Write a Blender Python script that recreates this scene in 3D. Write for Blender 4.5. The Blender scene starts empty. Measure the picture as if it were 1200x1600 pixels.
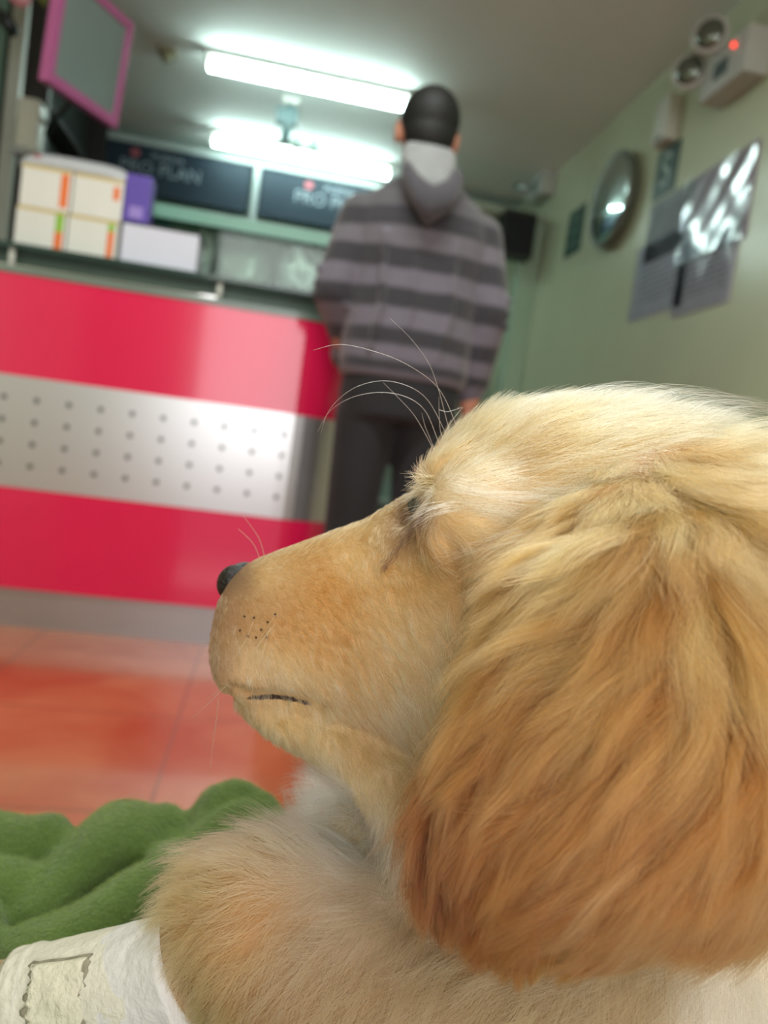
import bpy, bmesh, math, random
import numpy as np
from mathutils import Vector, Matrix, kdtree
from mathutils.bvhtree import BVHTree

# ------------------------------------------------------------------ camera
scene = bpy.context.scene
F = 1208.0                                     # focal length in pixels of the 1200x1600 frame
_D = np.array([-181.0, 110.0, -F]); _D /= np.linalg.norm(_D)      # shop depth direction, in camera axes
_L = np.array([8050.0, -1000.0, -F]); _L -= _D * (_L @ _D); _L /= np.linalg.norm(_L)
RM = np.array([_L, _D, np.cross(_L, _D)])
CAM = np.array([0.0, 0.0, 0.63])
cd = bpy.data.cameras.new('camera'); cam = bpy.data.objects.new('camera', cd)
scene.collection.objects.link(cam); scene.camera = cam
cam.matrix_world = Matrix([list(RM[i]) + [CAM[i]] for i in range(3)] + [[0, 0, 0, 1]])
cd.sensor_width = 36.0; cd.sensor_fit = 'AUTO'; cd.lens = F / 1600 * 36.0
cd.clip_start = 0.02; cd.clip_end = 60
cd.dof.use_dof = True; cd.dof.focus_distance = 0.262; cd.dof.aperture_fstop = cd.lens / 3.2
cd.dof.aperture_blades = 0

# ------------------------------------------------------------------ light and exposure
vs = scene.view_settings
vs.view_transform = 'Standard'; vs.look = 'None'; vs.exposure = 0.0; vs.gamma = 1.0
vs.use_curve_mapping = False
scene.cycles.use_denoising = True
scene.cycles.max_bounces = 10; scene.cycles.diffuse_bounces = 4; scene.cycles.glossy_bounces = 4
scene.cycles.transmission_bounces = 8; scene.cycles.transparent_max_bounces = 16
scene.cycles.sample_clamp_indirect = 6.0
w = bpy.data.worlds.new('world'); scene.world = w; w.use_nodes = True
w.node_tree.nodes['Background'].inputs[0].default_value = (0.80, 0.90, 1.0, 1)
w.node_tree.nodes['Background'].inputs[1].default_value = 1.0

def area(name, loc, target, sx, sy, power, col):
    l = bpy.data.lights.new(name, 'AREA'); l.shape = 'RECTANGLE'; l.size = sx; l.size_y = sy
    l.energy = power; l.color = col
    o = bpy.data.objects.new(name, l); scene.collection.objects.link(o)
    o.location = loc
    o.rotation_euler = (Vector(target) - Vector(loc)).to_track_quat('-Z', 'Y').to_euler()
    return o
# daylight coming in through the open shop front, behind the camera
area('shopfront_daylight', (0.15, -1.58, 1.40), (0.15, 2.2, 0.85), 1.5, 1.85, 40, (1.0, 0.97, 0.93))
# unseen overhead strip light, added to brighten the dog and the counter
area('added_overhead_light', (0.05, 1.15, 2.50), (0.05, 1.15, 0.0), 1.2, 0.06, 30, (0.95, 1.0, 0.94))

# ------------------------------------------------------------------ helpers
def ray(x, y): return RM @ np.array([x - 600.0, 800.0 - y, -F]) / F
def P(x, y, d): return CAM + ray(x, y) * d           # the point at depth d along a photo ray
def PYv(x, y, Y): r = ray(x, y); return CAM + r * (Y / r[1])
def PXv(x, y, X): r = ray(x, y); return CAM + r * (X / r[0])
def proj(p):
    c = (np.asarray(p) - CAM) @ RM
    return 600 - c[..., 0] * F / c[..., 2], 800 + c[..., 1] * F / c[..., 2], -c[..., 2]
def lin(c):
    c = np.asarray(c, float) / 255.0
    return np.where(c <= 0.04045, c / 12.92, ((c + 0.055) / 1.055) ** 2.4)

def link(o): scene.collection.objects.link(o); return o
def tag(o, label=None, cat=None, group=None, kind=None):
    if label: o['label'] = label
    if cat: o['category'] = cat
    if group: o['group'] = group
    if kind: o['kind'] = kind
    return o
def empty(name, loc, label, cat, group=None, rz=0):
    o = link(bpy.data.objects.new(name, None)); o.location = loc; o.rotation_euler = (0, 0, rz)
    o.empty_display_size = 0.05
    bpy.context.view_layer.update()
    return tag(o, label, cat, group)
def obj(name, bm, m, parent=None, smooth=False, world=True):
    """bm -> one mesh object. world=True: the mesh is in world coordinates even when parented."""
    if isinstance(bm, bmesh.types.BMesh):
        me = bpy.data.meshes.new(name); bmesh.ops.recalc_face_normals(bm, faces=bm.faces)
        bm.to_mesh(me); bm.free()
    else:
        me = bm; me.name = name
    if m is not None:
        me.materials.clear(); me.materials.append(m)
    if smooth: me.polygons.foreach_set('use_smooth', [True] * len(me.polygons))
    o = link(bpy.data.objects.new(name, me))
    if parent is not None:
        o.parent = parent
        if world:
            ms = Matrix.Identity(4); p = parent
            while p is not None:
                ms = (Matrix.Translation(p.location) @ p.rotation_euler.to_matrix().to_4x4()) @ ms; p = p.parent
            me.transform(ms.inverted())
    return o
def struct(name, bm, m, smooth=False): return tag(obj(name, bm, m, None, smooth), kind='structure')

def box(bm, x0, x1, y0, y1, z0, z1, bev=0.0, seg=2, mat=None):
    r = bmesh.ops.create_cube(bm, size=1.0)
    vv = r['verts']
    for v in vv:
        v.co = Vector(((x0 + x1) / 2 + v.co.x * (x1 - x0), (y0 + y1) / 2 + v.co.y * (y1 - y0), (z0 + z1) / 2 + v.co.z * (z1 - z0)))
    if bev > 0:
        es = list({e for v in vv for e in v.link_edges})
        rr = bmesh.ops.bevel(bm, geom=es, offset=bev, segments=seg, affect='EDGES', profile=0.7)
        vv = list({v for f in rr['faces'] for v in f.verts} | {v for v in vv if v.is_valid})
    if mat is not None:
        for v in vv: v.co = mat @ v.co
    return vv
def B(*a, **k):
    bm = bmesh.new(); box(bm, *a, **k); return bm
def tube(bm, pts, rad, n=12, cap=True, up=(0, 0, 1)):
    pts = [Vector(p) for p in pts]
    if not hasattr(rad, '__len__'): rad = [rad] * len(pts)
    rings = []; prev = None
    for i, p in enumerate(pts):
        t = (pts[min(i + 1, len(pts) - 1)] - pts[max(i - 1, 0)]).normalized()
        if prev is None:
            a = t.cross(Vector(up))
            if a.length < 1e-3: a = t.cross(Vector((1, 0, 0)))
            a.normalize()
        else:
            a = (prev - t * prev.dot(t)).normalized()
        prev = a; b = t.cross(a)
        rings.append([bm.verts.new(p + (a * math.cos(2 * math.pi * k / n) + b * math.sin(2 * math.pi * k / n)) * rad[i]) for k in range(n)])
    skin(bm, rings, cap)
def skin(bm, rings, cap=True):
    n = len(rings[0])
    for r0, r1 in zip(rings, rings[1:]):
        for k in range(n): bm.faces.new((r0[k], r0[(k + 1) % n], r1[(k + 1) % n], r1[k]))
    if cap:
        bm.faces.new(list(reversed(rings[0]))); bm.faces.new(rings[-1])
def loft(bm, st, n=28, cap=True):
    """st: (centre, half-vector a, half-vector b, exponent)"""
    rings = []
    for c, a, b, e in st:
        c, a, b = np.array(c, float), np.array(a, float), np.array(b, float); ring = []
        for k in range(n):
            t = 2 * math.pi * k / n; cs, sn = math.cos(t), math.sin(t)
            u = math.copysign(abs(cs) ** (2 / e), cs); v = math.copysign(abs(sn) ** (2 / e), sn)
            ring.append(bm.verts.new(c + a * u + b * v))
        rings.append(ring)
    skin(bm, rings, cap)
def ellipsoid(bm, c, rx, ry, rz, rot=None, sub=3):
    r = bmesh.ops.create_icosphere(bm, subdivisions=sub, radius=1.0)
    M = Matrix.Translation(Vector(c)) @ (rot.to_4x4() if rot is not None else Matrix.Identity(4)) @ Matrix.Diagonal((rx, ry, rz, 1))
    for v in r['verts']: v.co = M @ v.co
    return r['verts']
def capsule(bm, a, b, ra, rb, n=14):
    """tapered limb with round ends"""
    a, b = Vector(a), Vector(b); t = (b - a).normalized()
    pts = []; rr = []
    for k in range(4):
        th = math.pi / 2 * k / 4; pts.append(a - t * ra * math.cos(th)); rr.append(max(ra * math.sin(th), ra * 0.08))
    pts.append(a); rr.append(ra); pts.append(b); rr.append(rb)
    for k in range(1, 5):
        th = math.pi / 2 * k / 4; pts.append(b + t * rb * math.sin(th)); rr.append(max(rb * math.cos(th), rb * 0.08))
    tube(bm, pts, rr, n)
def remesh(bm, voxel, smooth=6, fac=0.5):
    """fuse overlapping closed shapes into one continuous surface"""
    me = bpy.data.meshes.new('tmp'); bmesh.ops.recalc_face_normals(bm, faces=bm.faces); bm.to_mesh(me); bm.free()
    o = link(bpy.data.objects.new('tmp', me))
    m = o.modifiers.new('r', 'REMESH'); m.mode = 'VOXEL'; m.voxel_size = voxel; m.use_smooth_shade = True
    if smooth:
        s = o.modifiers.new('s', 'SMOOTH'); s.factor = fac; s.iterations = smooth
    dg = bpy.context.evaluated_depsgraph_get()
    out = bpy.data.meshes.new_from_object(o.evaluated_get(dg))
    bpy.data.objects.remove(o); bpy.data.meshes.remove(me)
    return out
def lathe(bm, prof, n=32, M=None):
    rings = []
    for r, z in prof:
        ring = []
        for k in range(n):
            v = Vector((r * math.cos(2 * math.pi * k / n), r * math.sin(2 * math.pi * k / n), z))
            ring.append(bm.verts.new(M @ v if M is not None else v))
        rings.append(ring)
    skin(bm, rings, True)
def text_mesh(name, body, size, m, parent, M, extrude=0.001, align='CENTER'):
    cu = bpy.data.curves.new(name, 'FONT'); cu.body = body; cu.size = size; cu.extrude = extrude; cu.align_x = align; cu.align_y = 'CENTER'
    o = link(bpy.data.objects.new(name, cu))
    dg = bpy.context.evaluated_depsgraph_get()
    me = bpy.data.meshes.new_from_object(o.evaluated_get(dg)); bpy.data.objects.remove(o)
    me.transform(M)
    return obj(name, me, m, parent)

# ------------------------------------------------------------------ materials
def mat(name, col, rough=0.5, metal=0.0, spec=0.5, noise=0.0, nscale=8.0, bump=0.0, bscale=60.0, trans=0.0, emis=None, estr=0.0, coat=0.0, alpha=1.0, sheen=0.0):
    m = bpy.data.materials.new(name); m.use_nodes = True
    nt = m.node_tree; b = nt.nodes['Principled BSDF']
    c = tuple(lin(col)) + (1,)
    b.inputs['Base Color'].default_value = c
    b.inputs['Roughness'].default_value = rough; b.inputs['Metallic'].default_value = metal
    b.inputs['Specular IOR Level'].default_value = spec
    b.inputs['Transmission Weight'].default_value = trans
    b.inputs['Coat Weight'].default_value = coat; b.inputs['Coat Roughness'].default_value = 0.05
    b.inputs['Alpha'].default_value = alpha
    b.inputs['Sheen Weight'].default_value = sheen
    if emis is not None:
        b.inputs['Emission Color'].default_value = tuple(emis) + (1,); b.inputs['Emission Strength'].default_value = estr
    tc = nt.nodes.new('ShaderNodeTexCoord')
    if noise > 0:
        n = nt.nodes.new('ShaderNodeTexNoise'); n.inputs['Scale'].default_value = nscale; n.inputs['Detail'].default_value = 4
        mx = nt.nodes.new('ShaderNodeMix'); mx.data_type = 'RGBA'; mx.blend_type = 'MULTIPLY'; mx.inputs['Factor'].default_value = 1
        r = nt.nodes.new('ShaderNodeMapRange'); r.inputs['From Min'].default_value = 0.3; r.inputs['From Max'].default_value = 0.7
        r.inputs['To Min'].default_value = 1 - noise; r.inputs['To Max'].default_value = 1 + noise * 0.5
        nt.links.new(tc.outputs['Object'], n.inputs['Vector']); nt.links.new(n.outputs['Fac'], r.inputs['Value'])
        mx.inputs[6].default_value = c; nt.links.new(r.outputs[0], mx.inputs[7]); nt.links.new(mx.outputs[2], b.inputs['Base Color'])
    if bump > 0:
        n2 = nt.nodes.new('ShaderNodeTexNoise'); n2.inputs['Scale'].default_value = bscale; n2.inputs['Detail'].default_value = 5
        bp = nt.nodes.new('ShaderNodeBump'); bp.inputs['Strength'].default_value = bump; bp.inputs['Distance'].default_value = 0.002
        nt.links.new(tc.outputs['Object'], n2.inputs['Vector']); nt.links.new(n2.outputs['Fac'], bp.inputs['Height']); nt.links.new(bp.outputs['Normal'], b.inputs['Normal'])
    return m
M = {}
M['wall'] = mat('green_gloss_wall_paint', (188, 196, 166), 0.28, noise=0.08, nscale=1.5, bump=0.15, bscale=12)
M['wall_back'] = mat('green_matt_wall_paint', (162, 186, 162), 0.5, noise=0.08, nscale=2)
M['ceiling'] = mat('ceiling_paint', (224, 230, 226), 0.7, noise=0.05, nscale=1.2)
M['red'] = mat('red_gloss_laminate', (230, 32, 86), 0.14, noise=0.05, nscale=3, coat=0.35)
M['steel_dark'] = mat('dark_metal', (38, 42, 44), 0.4, metal=0.6, noise=0.15)
M['white_plastic'] = mat('white_plastic', (205, 205, 198), 0.35, noise=0.04)
M['grey_plastic'] = mat('grey_plastic', (150, 152, 150), 0.4, noise=0.05)
M['chrome'] = mat('chrome', (215, 215, 215), 0.12, metal=1.0, noise=0.03)
M['black'] = mat('black_plastic', (12, 14, 15), 0.4, noise=0.1)
M['pink'] = mat('pink_plastic_frame', (182, 96, 150), 0.3, noise=0.06)
M['card_white'] = mat('white_cardboard', (222, 222, 216), 0.5, noise=0.04)
M['card_orange'] = mat('orange_print', (232, 116, 48), 0.5, noise=0.05)
M['card_green'] = mat('green_print', (140, 188, 60), 0.5, noise=0.05)
M['card_yellow'] = mat('yellow_print', (214, 190, 104), 0.5, noise=0.05)
M['purple'] = mat('purple_cardboard', (92, 70, 170), 0.45, noise=0.1)
M['wood_dark'] = mat('dark_brown_board', (40, 35, 32), 0.5, noise=0.2)
M['glassgreen'] = mat('green_tinted_glass', (150, 205, 188), 0.06, trans=0.85, noise=0.03)
M['shelf_glass'] = mat('dark_green_glass_shelf', (58, 84, 78), 0.1, trans=0.25, noise=0.05)
def tube_mat():
    m = mat('lit_fluorescent_tube', (255, 255, 255), 0.4, emis=(0.76, 1.0, 0.95), estr=33.0, noise=0.01); return m
M['tube'] = tube_mat()
M['screen'] = mat('monitor_screen', (122, 140, 138), 0.30, noise=0.03, spec=1.0, coat=0.3)
def glass(name, tint, k=1.0, rough=0.05, bump=0.0):
    m = bpy.data.materials.new(name); m.use_nodes = True; nt = m.node_tree
    for n_ in list(nt.nodes): nt.nodes.remove(n_)
    o_ = nt.nodes.new('ShaderNodeOutputMaterial'); tr_ = nt.nodes.new('ShaderNodeBsdfTransparent'); gl = nt.nodes.new('ShaderNodeBsdfGlossy'); ms = nt.nodes.new('ShaderNodeMixShader'); fr = nt.nodes.new('ShaderNodeFresnel'); mu = nt.nodes.new('ShaderNodeMath')
    tr_.inputs[0].default_value = tuple(lin(tint)) + (1,); gl.inputs['Roughness'].default_value = rough; fr.inputs['IOR'].default_value = 1.5
    mu.operation = 'MULTIPLY'; mu.inputs[1].default_value = k
    if bump:
        nn = nt.nodes.new('ShaderNodeTexNoise'); nn.inputs['Scale'].default_value = 9; bp = nt.nodes.new('ShaderNodeBump'); bp.inputs['Strength'].default_value = bump; bp.inputs['Distance'].default_value = .004
        tcc = nt.nodes.new('ShaderNodeTexCoord'); nt.links.new(tcc.outputs['Object'], nn.inputs['Vector']); nt.links.new(nn.outputs['Fac'], bp.inputs['Height']); nt.links.new(bp.outputs[0], gl.inputs['Normal'])
    nt.links.new(fr.outputs[0], mu.inputs[0]); nt.links.new(mu.outputs[0], ms.inputs[0]); nt.links.new(tr_.outputs[0], ms.inputs[1]); nt.links.new(gl.outputs[0], ms.inputs[2]); nt.links.new(ms.outputs[0], o_.inputs[0])
    return m
M['glassgreen'] = glass('green_tinted_glass', (190, 225, 212))
M['film'] = glass('clear_film', (240, 240, 242), .30, .16, .22)
M['film_matt'] = glass('clear_film_matt', (236, 236, 240), .12, .3, .3)

# ------------------------------------------------------------------ the room
XL, XR, YB, YF, ZC = -1.42, 1.62, 5.85, -1.7, 2.60
def floor_material():
    m = mat('terracotta_floor_tiles', (200, 92, 52), 0.17, coat=0.3)
    nt = m.node_tree; b = nt.nodes['Principled BSDF']
    tc = nt.nodes.new('ShaderNodeTexCoord'); mp = nt.nodes.new('ShaderNodeMapping')
    mp.inputs['Location'].default_value = (0.12, 0.09, 0)
    br = nt.nodes.new('ShaderNodeTexBrick'); br.offset = 0.0; br.squash = 1.0
    br.inputs['Scale'].default_value = 1.0; br.inputs['Brick Width'].default_value = 0.45; br.inputs['Row Height'].default_value = 0.45
    br.inputs['Mortar Size'].default_value = 0.004; br.inputs['Mortar Smooth'].default_value = 0.3
    n = nt.nodes.new('ShaderNodeTexNoise'); n.inputs['Scale'].default_value = 3.4; n.inputs['Detail'].default_value = 5; n.inputs['Distortion'].default_value = 0.8
    cr = nt.nodes.new('ShaderNodeValToRGB')
    cr.color_ramp.elements[0].position = 0.32; cr.color_ramp.elements[0].color = tuple(lin((178, 84, 52))) + (1,)
    cr.color_ramp.elements[1].position = 0.72; cr.color_ramp.elements[1].color = tuple(lin((200, 122, 84))) + (1,)
    mx = nt.nodes.new('ShaderNodeMix'); mx.data_type = 'RGBA'; mx.inputs[7].default_value = tuple(lin((150, 86, 62))) + (1,)
    nt.links.new(tc.outputs['Object'], mp.inputs['Vector']); nt.links.new(mp.outputs[0], br.inputs['Vector']); nt.links.new(mp.outputs[0], n.inputs['Vector'])
    nt.links.new(n.outputs['Fac'], cr.inputs[0]); nt.links.new(cr.outputs[0], mx.inputs[6]); nt.links.new(br.outputs['Fac'], mx.inputs[0])
    nt.links.new(mx.outputs[2], b.inputs['Base Color'])
    bp = nt.nodes.new('ShaderNodeBump'); bp.inputs['Strength'].default_value = 0.3; bp.inputs['Distance'].default_value = 0.002
    nt.links.new(n.outputs['Fac'], bp.inputs['Height']); nt.links.new(bp.outputs[0], b.inputs['Normal'])
    return m
struct('floor', B(XL - .1, XR + .1, YF - .6, YB + .1, -0.1, 0), floor_material())
struct('ceiling', B(XL - .1, XR + .1, YF - .1, YB + .1, ZC, ZC + .1), M['ceiling'])
struct('wall_right', B(XR, XR + .1, YF - .1, YB + .1, 0, ZC), M['wall'])
struct('wall_left', B(XL - .1, XL, YF - .1, YB + .1, 0, ZC), M['wall'])
struct('wall_back', B(XL, XR, YB, YB + .1, 0, ZC), M['wall_back'])
# shop front behind the camera: two wall piers and a lintel leave the street door open
bm = bmesh.new(); box(bm, XL, -0.62, YF, YF + .1, 0, ZC); box(bm, 0.92, XR, YF, YF + .1, 0, ZC); box(bm, -0.62, 0.92, YF, YF + .1, 2.38, ZC)
struct('wall_front', bm, M['wall'])
# door frame and pilaster far right, cross beam above
struct('trim_1', B(XR - .13, XR, 5.05, 5.17, 0, 2.30, bev=.004), M['wall_back'])
struct('trim_2', B(0.98, XR, 5.02, 5.14, 2.30, 2.35, bev=.004), mat('beam_paint', (150, 158, 138), .5, noise=.05))

# ------------------------------------------------------------------ counter
YC = 2.33; XE = 0.30; RC = 0.26; XA = XL + .02
def counter_path(off=0.0, n=14):
    r = RC + off; cx, cy = XE - RC, YC + RC; pts = [(XA, YC - off)]
    k0 = 10
    for k in range(1, k0): pts.append((XA + (cx - XA) * k / k0, YC - off))
    for k in range(n + 1):
        a = math.pi / 2 * k / n; pts.append((cx + r * math.sin(a), cy - r * math.cos(a)))
    pts.append((XE + off, YC + .62))
    return pts
def band(z0, z1, off, thick=.012, wavy=0):
    bm = bmesh.new(); a = counter_path(off); b = counter_path(off - thick); rings = []
    for (x0, y0), (x1, y1) in zip(a, b):
        rings.append([bm.verts.new(v) for v in ((x0, y0, z0), (x0, y0, z1), (x1, y1, z1), (x1, y1, z0))])
    skin(bm, rings); return bm
def strip_material():
    m = mat('brushed_aluminium_with_dots', (224, 224, 228), 0.32, metal=0.85)
    nt = m.node_tree; b = nt.nodes['Principled BSDF']
    tc = nt.nodes.new('ShaderNodeTexCoord')
    sp = nt.nodes.new('ShaderNodeSeparateXYZ'); nt.links.new(tc.outputs['UV'], sp.inputs[0])
    def math_(op, a, bval=None, c=None):
        n = nt.nodes.new('ShaderNodeMath'); n.operation = op
        for i, v in enumerate((a, bval, c)):
            if v is None: continue
            if isinstance(v, (int, float)): n.inputs[i].default_value = v
            else: nt.links.new(v, n.inputs[i])
        return n.outputs[0]
    dx, dz = 0.0875, 0.0625
    fx = math_('SUBTRACT', math_('FRACT', math_('DIVIDE', sp.outputs[0], dx)), 0.5)
    zz = math_('DIVIDE', math_('SUBTRACT', sp.outputs[1], 0.438), dz)
    fz = math_('SUBTRACT', math_('FRACT', zz), 0.5)
    d = math_('SQRT', math_('ADD', math_('POWER', math_('MULTIPLY', fx, dx), 2), math_('POWER', math_('MULTIPLY', fz, dz), 2)))
    dot = math_('LESS_THAN', d, 0.0078)
    inz = math_('MULTIPLY', math_('GREATER_THAN', zz, 0.0), math_('LESS_THAN', zz, 4.0))
    dot = math_('MULTIPLY', math_('MULTIPLY', dot, inz), math_('LESS_THAN', sp.outputs[0], .075))
    mx = nt.nodes.new('ShaderNodeMix'); mx.data_type = 'RGBA'
    mx.inputs[6].default_value = tuple(lin((205, 205, 208))) + (1,); mx.inputs[7].default_value = tuple(lin((105, 105, 110))) + (1,)
    nt.links.new(dot, mx.inputs[0]); nt.links.new(mx.outputs[2], b.inputs['Base Color'])
    return m
ctr = empty('reception_counter', (-0.55, YC + .3, 0), 'long gloss red reception counter with a dotted aluminium band and rounded right end', 'counter')
obj('lower_panel', band(.115, .405, 0), M['red'], ctr)
obj('upper_panel', band(.72, 1.0, 0), M['red'], ctr)
bs = band(.405, .72, .001)
uvl = bs.loops.layers.uv.new('UVMap')
for f in bs.faces:
    for l in f.loops:
        v = l.vert.co; cx_ = XE - RC; l[uvl].uv = (v.x if v.x <= cx_ else cx_ + RC * math.atan2(v.x - cx_, max(YC + RC - v.y, 1e-4)), v.z)
st = obj('aluminium_band', bs, strip_material(), ctr, smooth=False)
M['kick'] = mat('brushed_aluminium_plinth', (178, 178, 180), 0.34, metal=0.75, noise=0.06, nscale=5)
obj('plinth', band(0.0, .118, -.012), M['kick'], ctr)
bm = bmesh.new()
pth = counter_path(0.004)
lo = [bm.verts.new((x, y, 1.0)) for x, y in pth] + [bm.verts.new((XA, YC + .62, 1.0))]
hi = [bm.verts.new((v.co.x, v.co.y, 1.018)) for v in lo]
n = len(lo)
for k in range(n): bm.faces.new((lo[k], lo[(k + 1) % n], hi[(k + 1) % n], hi[k]))
bm.faces.new(lo); bm.faces.new(hi)
obj('worktop', bm, mat('grey_green_worktop', (112, 130, 122), .25, noise=.1), ctr)
obj('back_panel', B(XA, XE - .02, YC + .60, YC + .62, 0, 1.0), M['wood_dark'], ctr)
bm = bmesh.new(); box(bm, XA, -.25, YC + .02, YC + .045, 1.018, 1.026, .002); box(bm, -.25, -.2, YC + .02, YC + .05, 1.018, 1.03, .002)
obj('edge_trim', bm, M['chrome'], ctr)
# glass shelf carried on short posts
sh = empty('glass_shelf', (-0.5, YC + .2, 1.018), 'dark green glass shelf raised on short posts along the counter top', 'shelf')
obj('shelf_panel', B(XA + .02, 0.16, YC + .03, YC + .56, 1.078, 1.09, .002), M['shelf_glass'], sh)
obj('riser', B(XA + .02, .16, YC + .16, YC + .17, 1.018, 1.078), mat('grey_green_riser', (128, 152, 138), .4, noise=.2, nscale=5), sh)
for px in (17, 342):
    q = PYv(px, 415 if px < 100 else 462, YC + .05)
    bm = bmesh.new(); tube(bm, [(q[0], YC + .05, 1.018), (q[0], YC + .05, 1.078)], .0085, 16); obj('post', bm, M['white_plastic'], sh, True)
for x in (-1.2, -.78, -.19, .1):
    bm = bmesh.new(); tube(bm, [(x, YC + .5, 1.018), (x, YC + .5, 1.078)], .0085, 16); obj('post', bm, M['white_plastic'], sh, True)

# boxes on the shelf
ZS = 1.09
def small_box(label, x0, x1, y0, y1, z0, z1, stripes, group='white medicine boxes with orange ends'):
    t = empty('medicine_box', ((x0 + x1) / 2, (y0 + y1) / 2, z0), label, 'box', group)
    obj('carton', B(x0, x1, y0, y1, z0, z1, .002), M['card_white'], t)
    for nm, xa, xb, za, zb, m in stripes:
        obj(nm, B(xa, xb, y0 - .0012, y0 + .001, za, zb), M[m], t)
    return t
q0, q1, q2 = PYv(20, 385, 2.42)[0], PYv(99, 395, 2.42)[0], PYv(180, 408, 2.42)[0]
hb = .118
W_ = (q2 - q0) / 2
for i, (x0, z0, lab) in enumerate(((q0, ZS, 'white medicine box with an orange and green end, lower left of the stack of four'),
                       (q0 + W_ + .002, ZS, 'white medicine box with a small orange flower mark, lower right of the stack of four'),
                       (q0 + .004, ZS + hb, 'white medicine box with a bright orange end, upper left of the stack of four'),
                       (q0 + W_ + .006, ZS + hb, 'white medicine box with a pale orange corner mark, upper right of the stack of four'))):
    x1 = x0 + W_ - .003; s = []
    top = i > 1; left = i in (0, 2)
    if left:
        s.append(('orange_stripe', x1 - .03, x1 - .008, z0 + (.012 if top else .008), z0 + (hb - .012 if top else hb * .5), 'card_orange'))
        if not top: s.append(('green_stripe', x1 - .03, x1 - .008, z0 + hb * .5, z0 + hb - .008, 'card_green'))
    else:
        s.append(('orange_stripe', x1 - .028, x1 - .010, z0 + (hb * .5 if top else .012), z0 + (hb - .022 if top else hb * .72), 'card_orange'))
        if not top: s.append(('green_stripe', x1 - .028, x1 - .010, z0 + hb * .72, z0 + hb - .01, 'card_green'))
    s.append(('yellow_edge', x0 + .002, x1 - .002, z0 + hb - .009, z0 + hb - .002, 'card_yellow'))
    small_box(lab, x0, x1, 2.42, 2.60, z0, z0 + hb - .001, s)
# rounded plastic tub lid lying on the stack
t = empty('plastic_tray', ((q0 + q2) / 2 + .01, 2.5, ZS + 2 * hb), 'white rounded plastic tray lying upside down on the stack of boxes', 'tray')
bm = bmesh.new(); xm = (q0 + q2) / 2 + .005; za = ZS + 2 * hb
loft(bm, [((xm, 2.5, za), (.165, 0, 0), (0, .08, 0), 5), ((xm, 2.5, za + .012), (.165, 0, 0), (0, .08, 0), 5), ((xm, 2.5, za + .03), (.15, 0, 0), (0, .07, 0), 4.5), ((xm, 2.5, za + .044), (.125, 0, 0), (0, .055, 0), 4)], 48)
obj('shell', bm, mat('clear_white_plastic', (205, 208, 214), .2, noise=.05, trans=.2), t, True)
bm = bmesh.new(); ellipsoid(bm, (xm - .105, 2.437, za + .022), .018, .008, .012); obj('red_sticker', bm, mat('dull_red_sticker', (170, 50, 70), .5, noise=.05), t, True)
# white carton with purple box on it
a, b_ = PYv(187, 400, 2.42)[0], PYv(306, 420, 2.42)[0]
t = empty('white_carton', ((a + b_) / 2, 2.5, ZS), 'low wide plain white carton beside the box stack on the glass shelf', 'box')
obj('carton', B(a, b_, 2.42, 2.58, ZS, ZS + .118, .003), mat('bluish_white_cardboard', (214, 216, 232), .5, noise=.03), t)
obj('lid_shadow_gap', B(a + .05, b_ + .004, 2.424, 2.584, ZS + .118, ZS + .126, .002), M['steel_dark'], t).name = 'lid_shadow_strip'  # dark slab built in for the shadow gap at the lid
t = empty('purple_box', (a + .035, 2.46, ZS + .126), 'small upright purple box standing on the plain white carton', 'box')
obj('carton', B(a - .006, a + .068, 2.424, 2.50, ZS + .1265, ZS + .262, .003), M['purple'], t)
obj('pale_print', B(a + .012, a + .05, 2.4225, 2.425, ZS + .137, ZS + .17), mat('lilac_print', (150, 130, 205), .5, noise=.1), t)

# glass display case at the back of the counter, with bags in it
def caseX(px, py, Y=2.70): return PYv(px, py, Y)[0]
zT = 1.325
gc = empty('glass_display_case', (-.1, 2.78, 1.09), 'green tinted glass display case on the counter, left of the standing person', 'display case')
x0, x1 = -.72, .20
gy0, gy1 = 2.66, 2.87
obj('top_glass', B(x0, x1, gy0 - .01, gy1 + .01, zT, zT + .016, .002), glass('teal_glass_edge', (150, 205, 188)), gc)
obj('edge_strip', B(x0, x1, gy0 - .018, gy0 - .0101, zT - .026, zT + .016, .002), mat('polished_teal_glass_edge', (132, 182, 166), .2, noise=.06), gc)
obj('front_glass', B(x0 + .004, x1 - .004, gy0, gy0 + .006, 1.0905, zT), glass('clear_green_glass', (236, 247, 242), .8), gc)
for xx in (x0, x1 - .006): obj('side_glass', B(xx, xx + .006, gy0 + .006, gy1, 1.0905, zT), M['glassgreen'], gc)
obj('back_glass', B(x0 + .006, x1 - .006, gy1 - .006, gy1, 1.0905, zT), mat('frosted_green_back', (140, 172, 156), .4, noise=.08), gc)
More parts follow.
